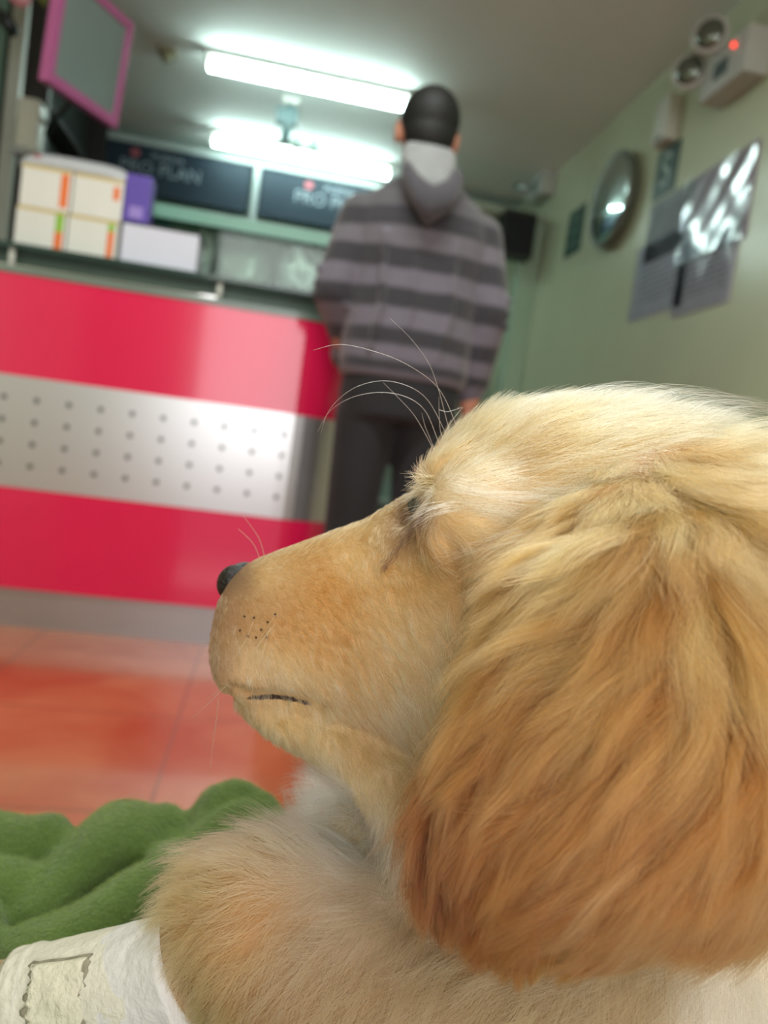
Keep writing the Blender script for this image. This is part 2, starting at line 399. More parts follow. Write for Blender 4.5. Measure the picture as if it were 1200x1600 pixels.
def bag(label, px0, px1, py0, py1, Y, col, seed, crush=1.0):
    rnd = random.Random(seed)
    q = PYv((px0 + px1) / 2, (py0 + py1) / 2, Y); w_ = abs(PYv(px1, py0, Y)[0] - PYv(px0, py0, Y)[0]) / 2; h = (PYv(px0, py0, Y)[2] - PYv(px0, py1, Y)[2]) / 2
    zb = 1.0915; h = max(h, .08)
    bm = bmesh.new(); vv = ellipsoid(bm, (0, 0, 0), 1, 1, 1, sub=4)
    ph = [rnd.uniform(0, 6) for _ in range(12)]
    for v in vv:
        x, y, z = v.co
        e = lambda c: math.copysign(abs(c) ** .75, c)
        d = 1 + .07 * math.sin(7 * x + ph[0] + 3 * z) * math.cos(6 * z + ph[1]) + .05 * math.sin(13 * (x + z) + ph[2]) * math.sin(11 * y + 9 * x + ph[3])
        d += .05 * abs(math.sin(5 * x - 7 * z + ph[4]))
        v.co = Vector((e(x) * w_ * d, e(y) * .06 * (1.1 - .5 * max(z, 0)) * d, e(z) * h * (1 + .04 * math.sin(9 * x + ph[5]) - .16 * abs(math.sin(3.1 * x + ph[6])) * (z > 0))))
    mz = min(v.co.z for v in bm.verts)
    for v in bm.verts: v.co += Vector((q[0], Y, zb - mz))
    m_ = mat('crinkled_clear_plastic', col, .16, noise=.45, nscale=11, bump=1.0, bscale=16, coat=1.0)
    o = obj('plastic_bag', bm, m_, None, True)
    tag(o, label, 'bag', 'clear product bags in the glass case'); return o
bag('slim pinkish white plastic bag standing at the left of the glass case', 303, 338, 318, 436, 2.77, (214, 204, 206), 1)
bag('crumpled grey plastic bag in the middle of the glass case', 342, 426, 336, 440, 2.77, (156, 166, 156), 2)
bag('crumpled grey plastic bag with a bright highlight next to the person', 434, 512, 362, 470, 2.77, (206, 214, 214), 3)
bag('low white plastic bag behind the plain white carton', 226, 290, 310, 380, 2.77, (200, 204, 204), 4)

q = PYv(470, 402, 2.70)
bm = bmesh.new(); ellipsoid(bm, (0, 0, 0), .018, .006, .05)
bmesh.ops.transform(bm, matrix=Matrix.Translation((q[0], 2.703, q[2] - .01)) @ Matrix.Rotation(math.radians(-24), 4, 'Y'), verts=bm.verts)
o3 = bpy.data.objects['plastic_bag.002']; obj('white_highlight', bm, mat('painted_highlight_white', (245, 248, 248), .3, noise=.02), o3, True)  # white patch painted in as the bag's diagonal highlight

# ------------------------------------------------------------------ back wall signs
def sign(label, pxl, pxr, Y, tc):
    xa = PYv(*pxl, Y)[0]; xb = PYv(*pxr, Y)[0]
    t = empty('fascia_sign', ((xa + xb) / 2, Y, 2.18), label, 'sign', 'dark fascia signs along the back wall')
    obj('sign_board', B(xa, xb, Y, Y + .03, 2.165, 2.485, .002), mat('near_black_blue_sign', (26, 42, 54), .6, spec=.3, noise=.1), t)
    wt = mat('faded_grey_lettering', (126, 138, 146), .5, noise=.05)
    Mx = lambda x, z: Matrix.Translation((x, Y - .001, z)) @ Matrix.Rotation(math.pi / 2, 4, 'X')
    text_mesh('small_lettering', 'PURINA', .062, wt, t, Mx(tc + .04, 2.42))
    text_mesh('large_lettering', 'PRO PLAN', .115, wt, t, Mx(tc, 2.335))
    bm = bmesh.new(); bmesh.ops.create_cube(bm, size=1)
    for v in bm.verts: v.co = Vector((tc - .175 + v.co.x * .055, Y - .001 + v.co.y * .003, 2.424 + v.co.z * .05))
    bmesh.ops.bevel(bm, geom=list(bm.edges), offset=.008, segments=2, affect='EDGES')
    obj('red_emblem', bm, mat('dull_red_emblem', (160, 78, 88), .5, noise=.05), t)
YS = 5.56
sign('dark fascia sign with pale lettering, left of the grey divider post', (143, 260), (391, 290), YS, PYv(250, 275, YS)[0])
sign('dark fascia sign with pale lettering, partly behind the standing person', (406, 290), (660, 330), YS, PYv(520, 312, YS)[0])
bm = bmesh.new(); xa = PYv(143, 260, YS)[0]
box(bm, xa - .02, XR, YS - .01, YS + .2, 2.485, 2.525, .003)
obj_ = struct('trim_3', bm, mat('pale_cornice', (160, 172, 168), .4, noise=.05))
xq = PYv(399, 300, YS)[0]
struct('trim_4', B(xq - .02, xq + .02, YS - .015, YS + .2, 1.1, 2.485, .002), mat('pale_post', (150, 160, 158), .4, noise=.05))
# product shelves under the signs
su = empty('wall_shelf_unit', (0, YB - .15, 0), 'pale green shelf unit along the back wall under the dark signs', 'shelf unit')
obj('back_board', B(xa - .02, 1.0, YB - .03, YB - .005, 0.0, 2.17), mat('mint_board', (130, 160, 146), .5, noise=.08), su)
for z in (.3, .8, 1.25, 1.7, 2.1):
    obj('shelf_board', B(xa - .02, 1.0, YS, YB - .03, z, z + .025, .003), mat('mint_shelf', (160, 186, 174), .4, noise=.05), su)

# black speaker box under the beam
t = empty('wall_speaker', (1.1, 5.1, 1.8), 'black box hanging under the cross beam, right of the person', 'speaker')
a = PYv(787, 340, 5.0); b2 = PYv(824, 404, 5.0)
obj('cabinet', B(a[0] - .02, b2[0], 4.90, 5.06, b2[2] - .02, 2.30, .006), M['black'], t)
obj('grille', B(a[0], b2[0] - .015, 4.894, 4.901, b2[2], a[2] - .02, .002), mat('black_cloth', (16, 18, 19), .8, noise=.2), t)

# ------------------------------------------------------------------ ceiling lamps
def lamp(label, pa, pb, z):
    a = np.array(pa); b = np.array(pb)
    c = (a + b) / 2; hl = np.linalg.norm((b - a)[:2]) / 2; an = math.atan2(b[1] - a[1], b[0] - a[0])
    t = empty('fluorescent_lamp', (c[0], c[1], ZC), label, 'ceiling lamp', 'fluorescent ceiling tubes')
    Mz = Matrix.Translation((c[0], c[1], 0)) @ Matrix.Rotation(0, 4, 'Z')
    bm = bmesh.new(); box(bm, -hl - .02, hl + .02, -.03, .03, ZC - .035, ZC, .004, mat=Mz); obj('housing', bm, M['white_plastic'], t)
    for s in (-1, 1):
        bm = bmesh.new(); box(bm, s * hl - .012, s * hl + .012, -.016, .016, z - .022, ZC - .03, .003, mat=Mz); obj('socket', bm, M['white_plastic'], t)
    bm = bmesh.new(); tube(bm, [Mz @ Vector((-hl + .01, 0, z)), Mz @ Vector((hl - .01, 0, z))], .024, 16); obj('tube', bm, M['tube'], t, True)
def PZv(x, y, Z): r = ray(x, y); return CAM + r * ((Z - CAM[2]) / r[2])
zt = 2.52
a, b = PZv(324, 104, zt), PZv(642, 166, zt); ym = (a[1] + b[1]) / 2; lamp('long lit fluorescent tube on the ceiling, the nearer of the two', (a[0], ym, zt), (b[0], ym, zt), zt)
a, b = PZv(332, 224, zt), PZv(610, 272, zt); ym = (a[1] + b[1]) / 2; lamp('lit fluorescent tube farther back, partly hidden by the hanging bracket', (a[0], ym, zt), (b[0], ym, zt), zt)
# hanging bracket with two bulbs between the lamps
q = PZv(455, 158, ZC)
t = empty('hanging_spot_lamp', (q[0], q[1], ZC), 'grey ceiling bracket with two round glass heads between the fluorescent tubes', 'lamp')
x, y = q[0], q[1]
obj('ceiling_plate', B(x - .05, x + .05, y - .05, y + .05, ZC - .03, ZC, .005), M['white_plastic'], t)
mg = mat('blue_grey_bracket', (96, 120, 122), .4, noise=.1)
bm = bmesh.new(); tube(bm, [(x, y, ZC - .03), (x - .01, y, ZC - .24)], .028, 14); obj('stem', bm, mg, t, True)
obj('bracket_box', B(x - .075, x + .05, y - .03, y + .03, ZC - .14, ZC - .05, .01), mg, t)
for dx in (.06, .16):
    bm = bmesh.new(); ellipsoid(bm, (x + dx, y - .02, ZC - .235), .038, .038, .038); h = obj('lamp_head', bm, mat('clear_lamp_glass', (200, 225, 215), .08, noise=.03, trans=.3), t, True)
bm = bmesh.new(); tube(bm, [(x - .01, y, ZC - .235), (x + .16, y, ZC - .225)], .008, 8); obj('cross_bar', bm, M['grey_plastic'], t, True)
q = PZv(262, 78, ZC)
t = empty('smoke_detector', (q[0], q[1], ZC), 'small yellowish square fitting on the ceiling, right of the pink monitor', 'smoke detector')
bm = bmesh.new(); box(bm, q[0] - .045, q[0] + .045, q[1] - .045, q[1] + .045, ZC - .025, ZC, .006); obj('base', bm, mat('yellowed_plastic', (140, 136, 108), .5, noise=.05), t)
bm = bmesh.new(); lathe(bm, [(.03, 0), (.03, -.03), (.02, -.04), (.002, -.042)], 20, Matrix.Translation((q[0], q[1], ZC - .02))); obj('dome', bm, mat('yellowed_plastic_dome', (150, 148, 118), .4, noise=.05), t, True)

# ------------------------------------------------------------------ monitor, top left
def quad_frame():
    pts = {k: np.array(v) for k, v in dict(bl=PYv(72, 124, 2.62), br=PYv(183, 200, 3.02)).items()}
    return pts
bl = PYv(72, 126, 2.62); br = PYv(182, 202, 2.95)
tr = PYv(213, 52, 2.95)
wv = Vector(br - bl); hv = Vector(tr - br); wl, hl = wv.length, hv.length
ex = wv.normalized(); ez = (hv - ex * hv.dot(ex)).normalized(); ey = ez.cross(ex)
MM = Matrix.Translation(Vector(bl)) @ Matrix((ex, ey, ez)).transposed().to_4x4()
hl = hl * 1.05
t = empty('monitor', tuple(Vector(bl) + ex * wl / 2), 'flat monitor with a pink frame hanging tilted at the upper left', 'monitor')
bm = bmesh.new()
fw = .028
box(bm, 0, wl, -.004, .03, 0, fw * 1.2, .004, mat=MM); box(bm, 0, wl, -.004, .03, hl - fw, hl, .004, mat=MM)
box(bm, 0, fw, -.004, .03, fw, hl - fw, .004, mat=MM); box(bm, wl - fw, wl, -.004, .03, fw, hl - fw, .004, mat=MM)
obj('frame', bm, M['pink'], t)
bm = bmesh.new(); box(bm, fw * .9, wl - fw * .9, .002, .012, fw, hl - fw * .9, mat=MM); obj('screen', bm, M['screen'], t)
bm = bmesh.new(); box(bm, .02, wl - .02, .03, .06, .02, hl - .02, .008, mat=MM); obj('rear_case', bm, M['black'], t)
bm = bmesh.new(); c0 = MM @ Vector((wl * .5, .06, hl * .4)); tube(bm, [c0, c0 + Vector((-.02, .15, -.03)), (XL + .33, 3.51, c0.z - .06)], .012, 10)
box(bm, XL + .28, XL + .36, 3.485, 3.50, c0.z - .14, c0.z + .02, .003)
obj('wall_bracket', bm, M['steel_dark'], t, False)

# ------------------------------------------------------------------ left wall: dark shelving, post, dispenser
t = empty('dark_shelf_rack', (XL + .2, 4.4, 0), 'tall dark shelf rack along the left wall behind the monitor', 'shelf rack')
obj('side_panel', B(XL, XL + .36, 3.50, 3.53, 0, ZC - .02, .002), M['wood_dark'], t)
obj('side_panel', B(XL, XL + .14, 5.48, 5.51, 0, ZC - .02, .002), M['wood_dark'], t)
obj('back_board', B(XL + .001, XL + .02, 3.53, 5.48, 0, ZC - .02), mat('black_green_board', (30, 38, 36), .5, noise=.2), t)
for z in (.4, .9, 1.35, 1.75, 2.15): obj('shelf_board', B(XL + .02, XL + .14, 3.53, 5.48, z, z + .02, .002), M['wood_dark'], t)
rnd = random.Random(3)
labs = ['dark green bottle', 'grey tub', 'black pouch', 'dull green packet', 'brown jar', 'grey green carton']
for k, (yy, zz) in enumerate([(3.75, 1.77), (4.05, 1.77), (4.35, 1.77), (3.7, 1.37), (4.0, 1.37), (4.4, 1.37), (3.8, 2.17), (4.2, 2.17)]):
    col = [(60, 72, 60), (110, 116, 108), (28, 30, 32), (76, 84, 60), (80, 66, 54), (96, 110, 104)][k % 6]
    bm = bmesh.new(); h = rnd.uniform(.14, .24); loft(bm, [((XL + .085, yy, zz), (.045, 0, 0), (0, .06, 0), 3.5), ((XL + .085, yy, zz + h * .75), (.045, 0, 0), (0, .06, 0), 3.5), ((XL + .085, yy, zz + h * .92), (.022, 0, 0), (0, .028, 0), 2.5), ((XL + .085, yy, zz + h), (.022, 0, 0), (0, .028, 0), 2.5)], 20)
    o = obj('product_container', bm, mat('product_%d' % k, col, .4, noise=.15), None, False)
    row = {1.77: 'upper', 1.37: 'middle', 2.17: 'top'}[zz]
    tag(o, labs[k % 6] + ' on the ' + row + ' shelf of the dark rack by the left wall', 'container', 'products on the dark rack')
# white upright post at the very left
q = PYv(24, 100, 3.3); q2 = PYv(3, 360, 3.3)
t = empty('white_upright_post', (q2[0], 3.3, 0), 'off-white upright post at the left edge, behind the stacked boxes', 'post')
obj('post_profile', B(q2[0] - .03, q2[0] + .02, 3.28, 3.32, 0, ZC, .003), mat('off_white_profile', (160, 162, 152), .4, noise=.05), t)
q = PYv(36, 195, 3.2)
t = empty('soap_dispenser', (q[0], 3.22, q[2]), 'off-white rounded dispenser hanging beside the upright post at the left', 'dispenser')
obj('case', B(q[0] - .022, q[0] + .060, 3.18, 3.275, q[2] - .10, q[2] + .10, .025, seg=4), mat('aged_white_plastic', (196, 196, 182), .4, noise=.05), t, True)
obj('hanger', B(q2[0] + .03, q[0] - .02, 3.24, 3.29, q[2] - .03, q[2] + .03, .003), M['grey_plastic'], t)
obj('push_bar', B(q[0] - .03, q[0] + .034, 3.17, 3.2, q[2] - .115, q[2] - .085, .008), M['grey_plastic'], t)
q = PYv(40, -12, 3.0)
for dx, dz, c, lab in ((-.02, .03, (190, 120, 128), 'pink packet hanging at the upper left corner above the post'), (.085, .045, (110, 112, 50), 'olive green packet hanging next to the pink packet')):
    bm = bmesh.new(); ellipsoid(bm, (q[0] + dx, 3.0, q[2] + dz), .055, .02, .085)
    for v in bm.verts:
        v.co.x += .006 * math.sin(v.co.z * 60)
    tag(obj('hanging_packet', bm, mat('packet_film', c, .35, noise=.2, bump=.5, bscale=30), None, True), lab, 'packet', 'packets hanging at the upper left')
q = PYv(8, 40, 2.8)
bm = bmesh.new(); tube(bm, [PYv(-20, 8, 2.8), PYv(12, 35, 2.8), PYv(22, 52, 2.8)], [.02, .024, .02], 12)
tag(obj('dark_hook_handle', bm, M['steel_dark'], None, True), 'dark curved handle in front of the post at the upper left corner', 'handle')
q = PYv(-5, 100, 3.4)
t = empty('glazed_cabinet', (q[0] - .15, 3.5, 1.1), 'glass-fronted cabinet with pale bottles at the left edge behind the post', 'cabinet')
obj('glazing', B(XL + .001, q[0] + .02, 3.41, 3.42, 1.1, 2.5), mat('cabinet_glass', (150, 185, 170), .06, trans=.6, noise=.05), t)

# ------------------------------------------------------------------ right wall
# emergency lights
def emergency(label, c, s, led=True):
    t = empty('emergency_light', (XR, c[1], c[2]), label, 'emergency light', 'twin-head emergency lights on the right wall')
    Z = lambda x, y, z: Matrix.Translation((XR, c[1], c[2])) @ Matrix.Diagonal((s, s, s, 1))
    Mx = Z(0, 0, 0)
    body = mat('grey_white_housing', (176, 178, 172), .4, noise=.05)
    bm = bmesh.new(); box(bm, -.10, 0, -.15, .15, -.10, .07, .012, seg=3, mat=Mx); obj('housing', bm, body, t)
    bm = bmesh.new(); box(bm, -.104, -.098, -.03, .06, -.05, .01, .001, mat=Mx); obj('control_panel', bm, mat('dark_green_label', (50, 72, 66), .5, noise=.1), t)
    if led:
     bm = bmesh.new(); ellipsoid(bm, Mx @ Vector((-.104, -.06, .03)), .010 * s, .010 * s, .010 * s, sub=2)
     obj('indicator', bm, mat('red_indicator', (255, 40, 30), .4, emis=(1, .05, .03), estr=2.5, noise=.01), t, True)
    for hx, hy, hz in ((-.13, .20, .045), (-.13, .075, .125)):
        pos = Mx @ Vector((hx, hy, hz)); ax_ = Vector((-.62, -.76, -.12)).normalized()
        Rm = Matrix.Translation(pos) @ ax_.to_track_quat('Z', 'Y').to_matrix().to_4x4() @ Matrix.Diagonal((s, s, s, 1))
        bm = bmesh.new(); lathe(bm, [(.02, -.06), (.05, -.045), (.068, -.005), (.071, .016), (.062, .02)], 28, Rm)
        hd = obj('lamp_head', bm, body, t, True)
        bm = bmesh.new(); lathe(bm, [(.054, .017), (.054, .022), (.03, .029), (.002, .031)], 24, Rm)
        obj('lens', bm, mat('reflector_lens', (110, 116, 108), .12, metal=.7, noise=.05), hd, True)
        bm = bmesh.new(); tube(bm, [Mx @ Vector((-.06, min(hy, .13), .0)), pos - ax_ * .04 * s], .016 * s, 10); obj('swivel', bm, body, t, True)
q = PXv(1150, 100, XR - .05); emergency('twin-head emergency light with a red indicator, at the top right corner', q, 1.0)
q = PXv(846, 290, XR - .05); emergency('small twin-head emergency light far back above the cross beam', q, .95, False)
# white box sensor and S sign
q = PXv(1042, 190, XR - .03)
t = empty('wall_sensor', (XR, q[1], q[2]), 'narrow white box on the right wall above the green S sign', 'sensor')
obj('case', B(XR - .06, XR, q[1] - .065, q[1] + .065, q[2] - .10, q[2] + .10, .01, seg=3), mat('white_case', (196, 198, 186), .4, noise=.04), t)
obj('slot', B(XR - .062, XR - .058, q[1] - .03, q[1] + .03, q[2] - .09, q[2] - .075), M['steel_dark'], t)
sg = mat('dark_green_sign', (30, 66, 58), .35, noise=.1)
def s_sign(label, q, w_, h_, ch):
    t = empty('safety_sign', (XR, q[1], q[2]), label, 'sign')
    obj('plate', B(XR - .006, XR - .0005, q[1] - w_ / 2, q[1] + w_ / 2, q[2] - h_ / 2, q[2] + h_ / 2, .001), sg, t)
    Mx = Matrix.Translation((XR - .007, q[1], q[2])) @ Matrix.Rotation(-math.pi / 2, 4, 'Z') @ Matrix.Rotation(math.pi / 2, 4, 'X')
    wt = mat('pale_green_lettering', (150, 172, 160), .5, noise=.05)
    if ch: text_mesh('letter', ch, h_ * .95, wt, t, Mx)
    else:
        bm = bmesh.new()
        for k in range(3):
            z = q[2] + (k - 1) * h_ * .27
            box(bm, XR - .008, XR - .006, q[1] - w_ * .3, q[1] + w_ * .3, z - .012, z + .012)
        obj('pictogram', bm, mat('muted_green_print', (84, 120, 104), .5, noise=.1), t)
q = PXv(1042, 268, XR); s_sign('dark green safety sign with a large S under the white box', q, .20, .22, 'S')
q = PXv(899, 362, XR); s_sign('narrow dark green safety sign partly behind the round mirror', q, .24, .27, None)
# convex mirror
q = PXv(952, 312, XR - .06)
t = empty('convex_mirror', (XR, q[1], q[2]), 'round convex mirror with a grey rim on the right wall', 'mirror')
Rm = Matrix.Translation((XR, q[1], q[2])) @ Matrix.Rotation(-math.pi / 2, 4, 'Y')
R0 = .235
bm = bmesh.new(); lathe(bm, [(R0 * .8, .0), (R0 * 1.0, .03), (R0 * 1.02, .055), (R0 * .97, .066), (R0 * .93, .06)], 48, Rm); obj('rim', bm, mat('dark_grey_rim', (92, 98, 86), .4, noise=.05), t, True)
bm = bmesh.new(); lathe(bm, [(R0 * .95, .058), (R0 * .86, .064), (R0 * .7, .071), (R0 * .5, .0775), (R0 * .3, .0815), (R0 * .1, .0834), (.001, .0836)], 48, Rm)
obj('mirror_dome', bm, mat('mirror_surface', (200, 215, 212), .04, metal=1.0, noise=.01), t, True)
# papers in clear sleeves
pg = 'certificates in clear sleeves on the right wall'
def paper(label, pa, pb, col, seed, gloss=True):
    a = PXv(pa[0], pa[1], XR); b = PXv(pb[0], pb[1], XR)
    y0, y1 = sorted((a[1], b[1])); z1, z0 = max(a[2], b[2]), min(a[2], b[2])
    t = empty('framed_certificate', (XR, (y0 + y1) / 2, z0), label, 'certificate', pg)
    obj('sheet', B(XR - .004, XR - .0005, y0, y1, z0, z1), mat('printed_paper', col, .6, noise=.08, nscale=20), t)
    rr = random.Random(seed); bm = bmesh.new(); wd = y1 - y0; ht = z1 - z0; z = z1 - ht * .18
    while z > z0 + ht * .15:
        y = y0 + wd * .12
        while y < y1 - wd * .15:
            L = rr.uniform(.02, .07); box(bm, XR - .0048, XR - .0038, y, min(y + L, y1 - wd * .1), z, z + ht * .018); y += L + .012
        z -= ht * .075
    obj('print_lines', bm, mat('grey_print', (112, 112, 120), .6, noise=.05), t)
    # crinkled clear sleeve
    bm = bmesh.new(); bmesh.ops.create_grid(bm, x_segments=24, y_segments=24, size=.5)
    for v in bm.verts:
        y = y0 + (v.co.x + .5) * wd; z = z0 + (v.co.y + .5) * ht
        d = .008 + .0035 * math.sin(y * 26 + seed) * math.cos(z * 15 + seed * 2) + .0016 * math.sin((y + z) * 38 + seed)
        v.co = Vector((XR - .0055 - max(d, .001), y, z))
    obj('clear_sleeve', bm, M['film'] if gloss else M['film_matt'], t, True)
paper('purple-brown printed certificate in a shiny sleeve, the upper of the papers', (1078, 285), (1165, 372), (140, 118, 138), 1)
paper('white printed certificate at the lower left of the papers', (1000, 390), (1064, 478), (172, 176, 184), 2, False)
paper('white printed certificate at the lower right of the papers, under the purple one', (1068, 378), (1140, 470), (178, 180, 190), 3)
paper('pale green-grey printed sheet above the lower left certificate', (1020, 322), (1072, 384), (150, 160, 158), 4, False)

# ------------------------------------------------------------------ the standing person
MX, MY = 0.338, 2.12
def V(x, y, z): return Vector((MX + x, MY + y, z))
def limb(bm, pts, n=16):
    for (a, ra), (b, rb) in zip(pts, pts[1:]): capsule(bm, a, b, ra, rb, n)
def E_(bm, c, rx, ry, rz, rot=None): ellipsoid(bm, c, rx, ry, rz, rot)
HX = -.018
def VH(x, y, z): return V(x, y, z - .028)
man = empty('person', (MX, MY, 0), 'person seen from behind in a striped grey hooded sweater and black trousers at the counter', 'person')
bm = bmesh.new()
E_(bm, VH(HX, .0, 1.545), .074, .092, .098); E_(bm, VH(HX, .045, 1.50), .056, .055, .075)          # cranium, jaw
E_(bm, VH(HX, .104, 1.535), .012, .018, .02)                                                # nose
for s in (-1, 1): E_(bm, VH(HX + s * .079, .005, 1.525), .011, .02, .032)                    # ears
limb(bm, [(VH(HX, .0, 1.47), .052), (V(0, -.01, 1.36), .056)])
loft(bm, [(V(0, 0, .80), (.15, 0, 0), (0, .10, 0), 2.3), (V(0, 0, .95), (.14, 0, 0), (0, .095, 0), 2.3), (V(0, 0, 1.15), (.155, 0, 0), (0, .10, 0), 2.3), (V(0, 0, 1.28), (.16, 0, 0), (0, .09, 0), 2.3), (V(0, 0, 1.35), (.09, 0, 0), (0, .06, 0), 2)])
arms = {-1: [(V(-.160, 0, 1.270), .050), (V(-.216, -.02, 1.05), .042), (V(-.150, .09, .905), .030), (V(-.105, .115, .90), .026)],
        1: [(V(.160, 0, 1.270), .050), (V(.212, -.03, 1.06), .042), (V(.205, .01, .84), .030), (V(.200, .015, .80), .026)]}
for s in (-1, 1):
    limb(bm, arms[s])
    w0 = arms[s][-1][0]
    ellipsoid(bm, w0 + Vector((0, .005, -.05)), .017, .038, .048)                                # palm
    for k, (fy, fl) in enumerate(((-.026, .052), (-.008, .064), (.011, .068), (.028, .060))):       # four fingers
        b0 = w0 + Vector((0, fy + .005, -.088)); b1 = b0 + Vector((-s * .006, fy * .1, -fl * .55)); b2_ = b1 + Vector((-s * .014, 0, -fl * .4))
        limb(bm, [(b0, .0088), (b1, .0082), (b2_, .0068)], 10)
    b0 = w0 + Vector((-s * .004, .034, -.03)); limb(bm, [(b0, .011), (b0 + Vector((-s * .012, .022, -.03)), .0092), (b0 + Vector((-s * .016, .022, -.058)), .0075)], 10)
for s in (-1, 1): limb(bm, [(V(s * .082, 0, .80), .078), (V(s * .085, .01, .45), .052), (V(s * .09, -.01, .10), .036)]); limb(bm, [(V(s * .09, -.01, .06), .034), (V(s * .10, .12, .04), .026)])
skinm = mat('skin', (196, 136, 112), .5, noise=.06, nscale=20)
obj('body', remesh(bm, .0045, 4), skinm, man, True)
# hair
bm = bmesh.new(); E_(bm, VH(HX, -.012, 1.562), .081, .096, .086); E_(bm, VH(HX, -.035, 1.52), .070, .066, .07); E_(bm, VH(HX, .055, 1.60), .062, .055, .045)
loft(bm, [(VH(HX, -.045, 1.475), (.046, 0, 0), (0, .03, 0), 2), (VH(HX, -.04, 1.50), (.062, 0, 0), (0, .05, 0), 2), (VH(HX, -.03, 1.54), (.07, 0, 0), (0, .06, 0), 2)])
obj('hair', remesh(bm, .005, 3), mat('black_hair', (14, 16, 18), .6, noise=.3, nscale=80, bump=.8, bscale=180), man, True)
# hooded sweater
def knit():
    m = mat('striped_grey_knit', (90, 88, 96), .85, sheen=.3, bump=.5, bscale=300)
    nt = m.node_tree; b = nt.nodes['Principled BSDF']
    tc = nt.nodes.new('ShaderNodeTexCoord'); sp = nt.nodes.new('ShaderNodeSeparateXYZ'); nt.links.new(tc.outputs['Object'], sp.inputs[0])
    nz = nt.nodes.new('ShaderNodeTexNoise'); nz.inputs['Scale'].default_value = 6; nt.links.new(tc.outputs['Object'], nz.inputs['Vector'])
    ad = nt.nodes.new('ShaderNodeMath'); ad.operation = 'MULTIPLY_ADD'; ad.inputs[1].default_value = .02; nt.links.new(nz.outputs['Fac'], ad.inputs[0]); nt.links.new(sp.outputs[2], ad.inputs[2])
    mr = nt.nodes.new('ShaderNodeMapRange'); mr.inputs['From Min'].default_value = .82; mr.inputs['From Max'].default_value = 1.42
    nt.links.new(ad.outputs[0], mr.inputs['Value'])
    cr = nt.nodes.new('ShaderNodeValToRGB'); r = cr.color_ramp; nt.links.new(mr.outputs[0], cr.inputs[0])
    dk, md, lt = (50, 48, 56), (64, 61, 68), (106, 101, 114)
    zs = [.82, .862, .888, .928, .972, 1.022, 1.074, 1.124, 1.177, 1.226, 1.280, 1.328]
    stops = [(0, md)]
    for q_ in range(0, 12, 2): stops += [((zs[q_] + .01 - .82) / .6, lt if q_ < 8 else (104, 100, 110) if q_ == 8 else (88, 86, 92)), ((zs[q_ + 1] + .01 - .82) / .6, dk if q_ < 10 else md)]
    r.interpolation = 'LINEAR'
    el = []
    for i, (p, c) in enumerate(stops):
        el.append((p, c))
        if i + 1 < len(stops): el.append((stops[i + 1][0] - .018, c))
    while len(r.elements) > 1: r.elements.remove(r.elements[0])
    r.elements[0].position = 0; r.elements[0].color = tuple(lin(el[0][1])) + (1,)
    for p, c in el[1:]:
        e = r.elements.new(min(max(p, 0), 1)); e.color = tuple(lin(c)) + (1,)
    nt.links.new(cr.outputs[0], b.inputs['Base Color'])
    return m
bm = bmesh.new()
loft(bm, [(V(.0, 0, .838), (.168, 0, 0), (0, .118, 0), 2.5), (V(0, 0, .86), (.176, 0, 0), (0, .125, 0), 2.5), (V(0, 0, .95), (.178, 0, 0), (0, .127, 0), 2.5), (V(0, 0, 1.1), (.178, 0, 0), (0, .12, 0), 2.5), (V(0, -.005, 1.23), (.185, 0, 0), (0, .118, 0), 2.5), (V(0, -.005, 1.31), (.165, 0, 0), (0, .10, 0), 2.3), (V(0, -.005, 1.355), (.11, 0, 0), (0, .085, 0), 2), (V(0, -.005, 1.385), (.07, 0, 0), (0, .07, 0), 2)])
for s in (-1, 1):
    a_ = arms[s]; limb(bm, [(a_[0][0] - Vector((0, 0, .015)), .068), (a_[1][0], .056), (a_[2][0] + Vector((0, 0, .03)), .045), (a_[3][0] + Vector((0, 0, .035)), .036)])
    if s < 0: limb(bm, [(a_[2][0] + Vector((.0, 0, .0)), .048), (a_[3][0] + Vector((.01, .0, -.02)), .05)])      # the left hand is tucked in the front pocket
    # fabric creases at the elbow
    for k in range(3):
        p = a_[1][0] + Vector((0, 0, -.03 + k * .035)); limb(bm, [(p + Vector((-.045, -.02, .008)), .012), (p + Vector((.04, -.03, -.008)), .012)], 8)
for x0_ in (-.11, -.03, .075):
    limb(bm, [(V(x0_, -.118, 1.20), .008), (V(x0_ + .012, -.124, 1.02), .011), (V(x0_ - .005, -.12, .9), .007)], 8)
obj('sweater', remesh(bm, .006, 7), knit(), man, True)
# hood hanging on the back, with its pale lining standing up at the neck
bm = bmesh.new()
loft(bm, [(V(-.080, -.06, 1.375), (.0, .028, 0), (0, 0, .03), 2), (V(-.070, -.10, 1.35), (.02, .03, 0), (0, 0, .04), 2), (V(-.04, -.135, 1.30), (.02, .036, 0), (0, .01, .05), 2), (V(-.012, -.15, 1.27), (0, .042, 0), (0, 0, .05), 2), (V(.028, -.135, 1.305), (-.02, .036, 0), (0, .01, .05), 2), (V(.052, -.10, 1.355), (-.02, .03, 0), (0, 0, .04), 2), (V(.058, -.06, 1.38), (0, .028, 0), (0, 0, .03), 2)], 18)
obj('hood', remesh(bm, .006, 5), mat('dark_grey_knit_hood', (66, 64, 72), .85, noise=.1, sheen=.3), man, True)
bm = bmesh.new()
loft(bm, [(V(-.018, -.128, 1.30), (.022, 0, 0), (0, .012, 0), 2.2), (V(-.018, -.112, 1.345), (.056, 0, 0), (0, .026, 0), 2.2), (V(-.018, -.085, 1.40), (.072, 0, 0), (0, .032, 0), 2.2), (V(-.018, -.075, 1.43), (.07, 0, 0), (0, .028, 0), 2.2), (V(-.018, -.07, 1.445), (.062, 0, 0), (0, .02, 0), 2.2)], 24)
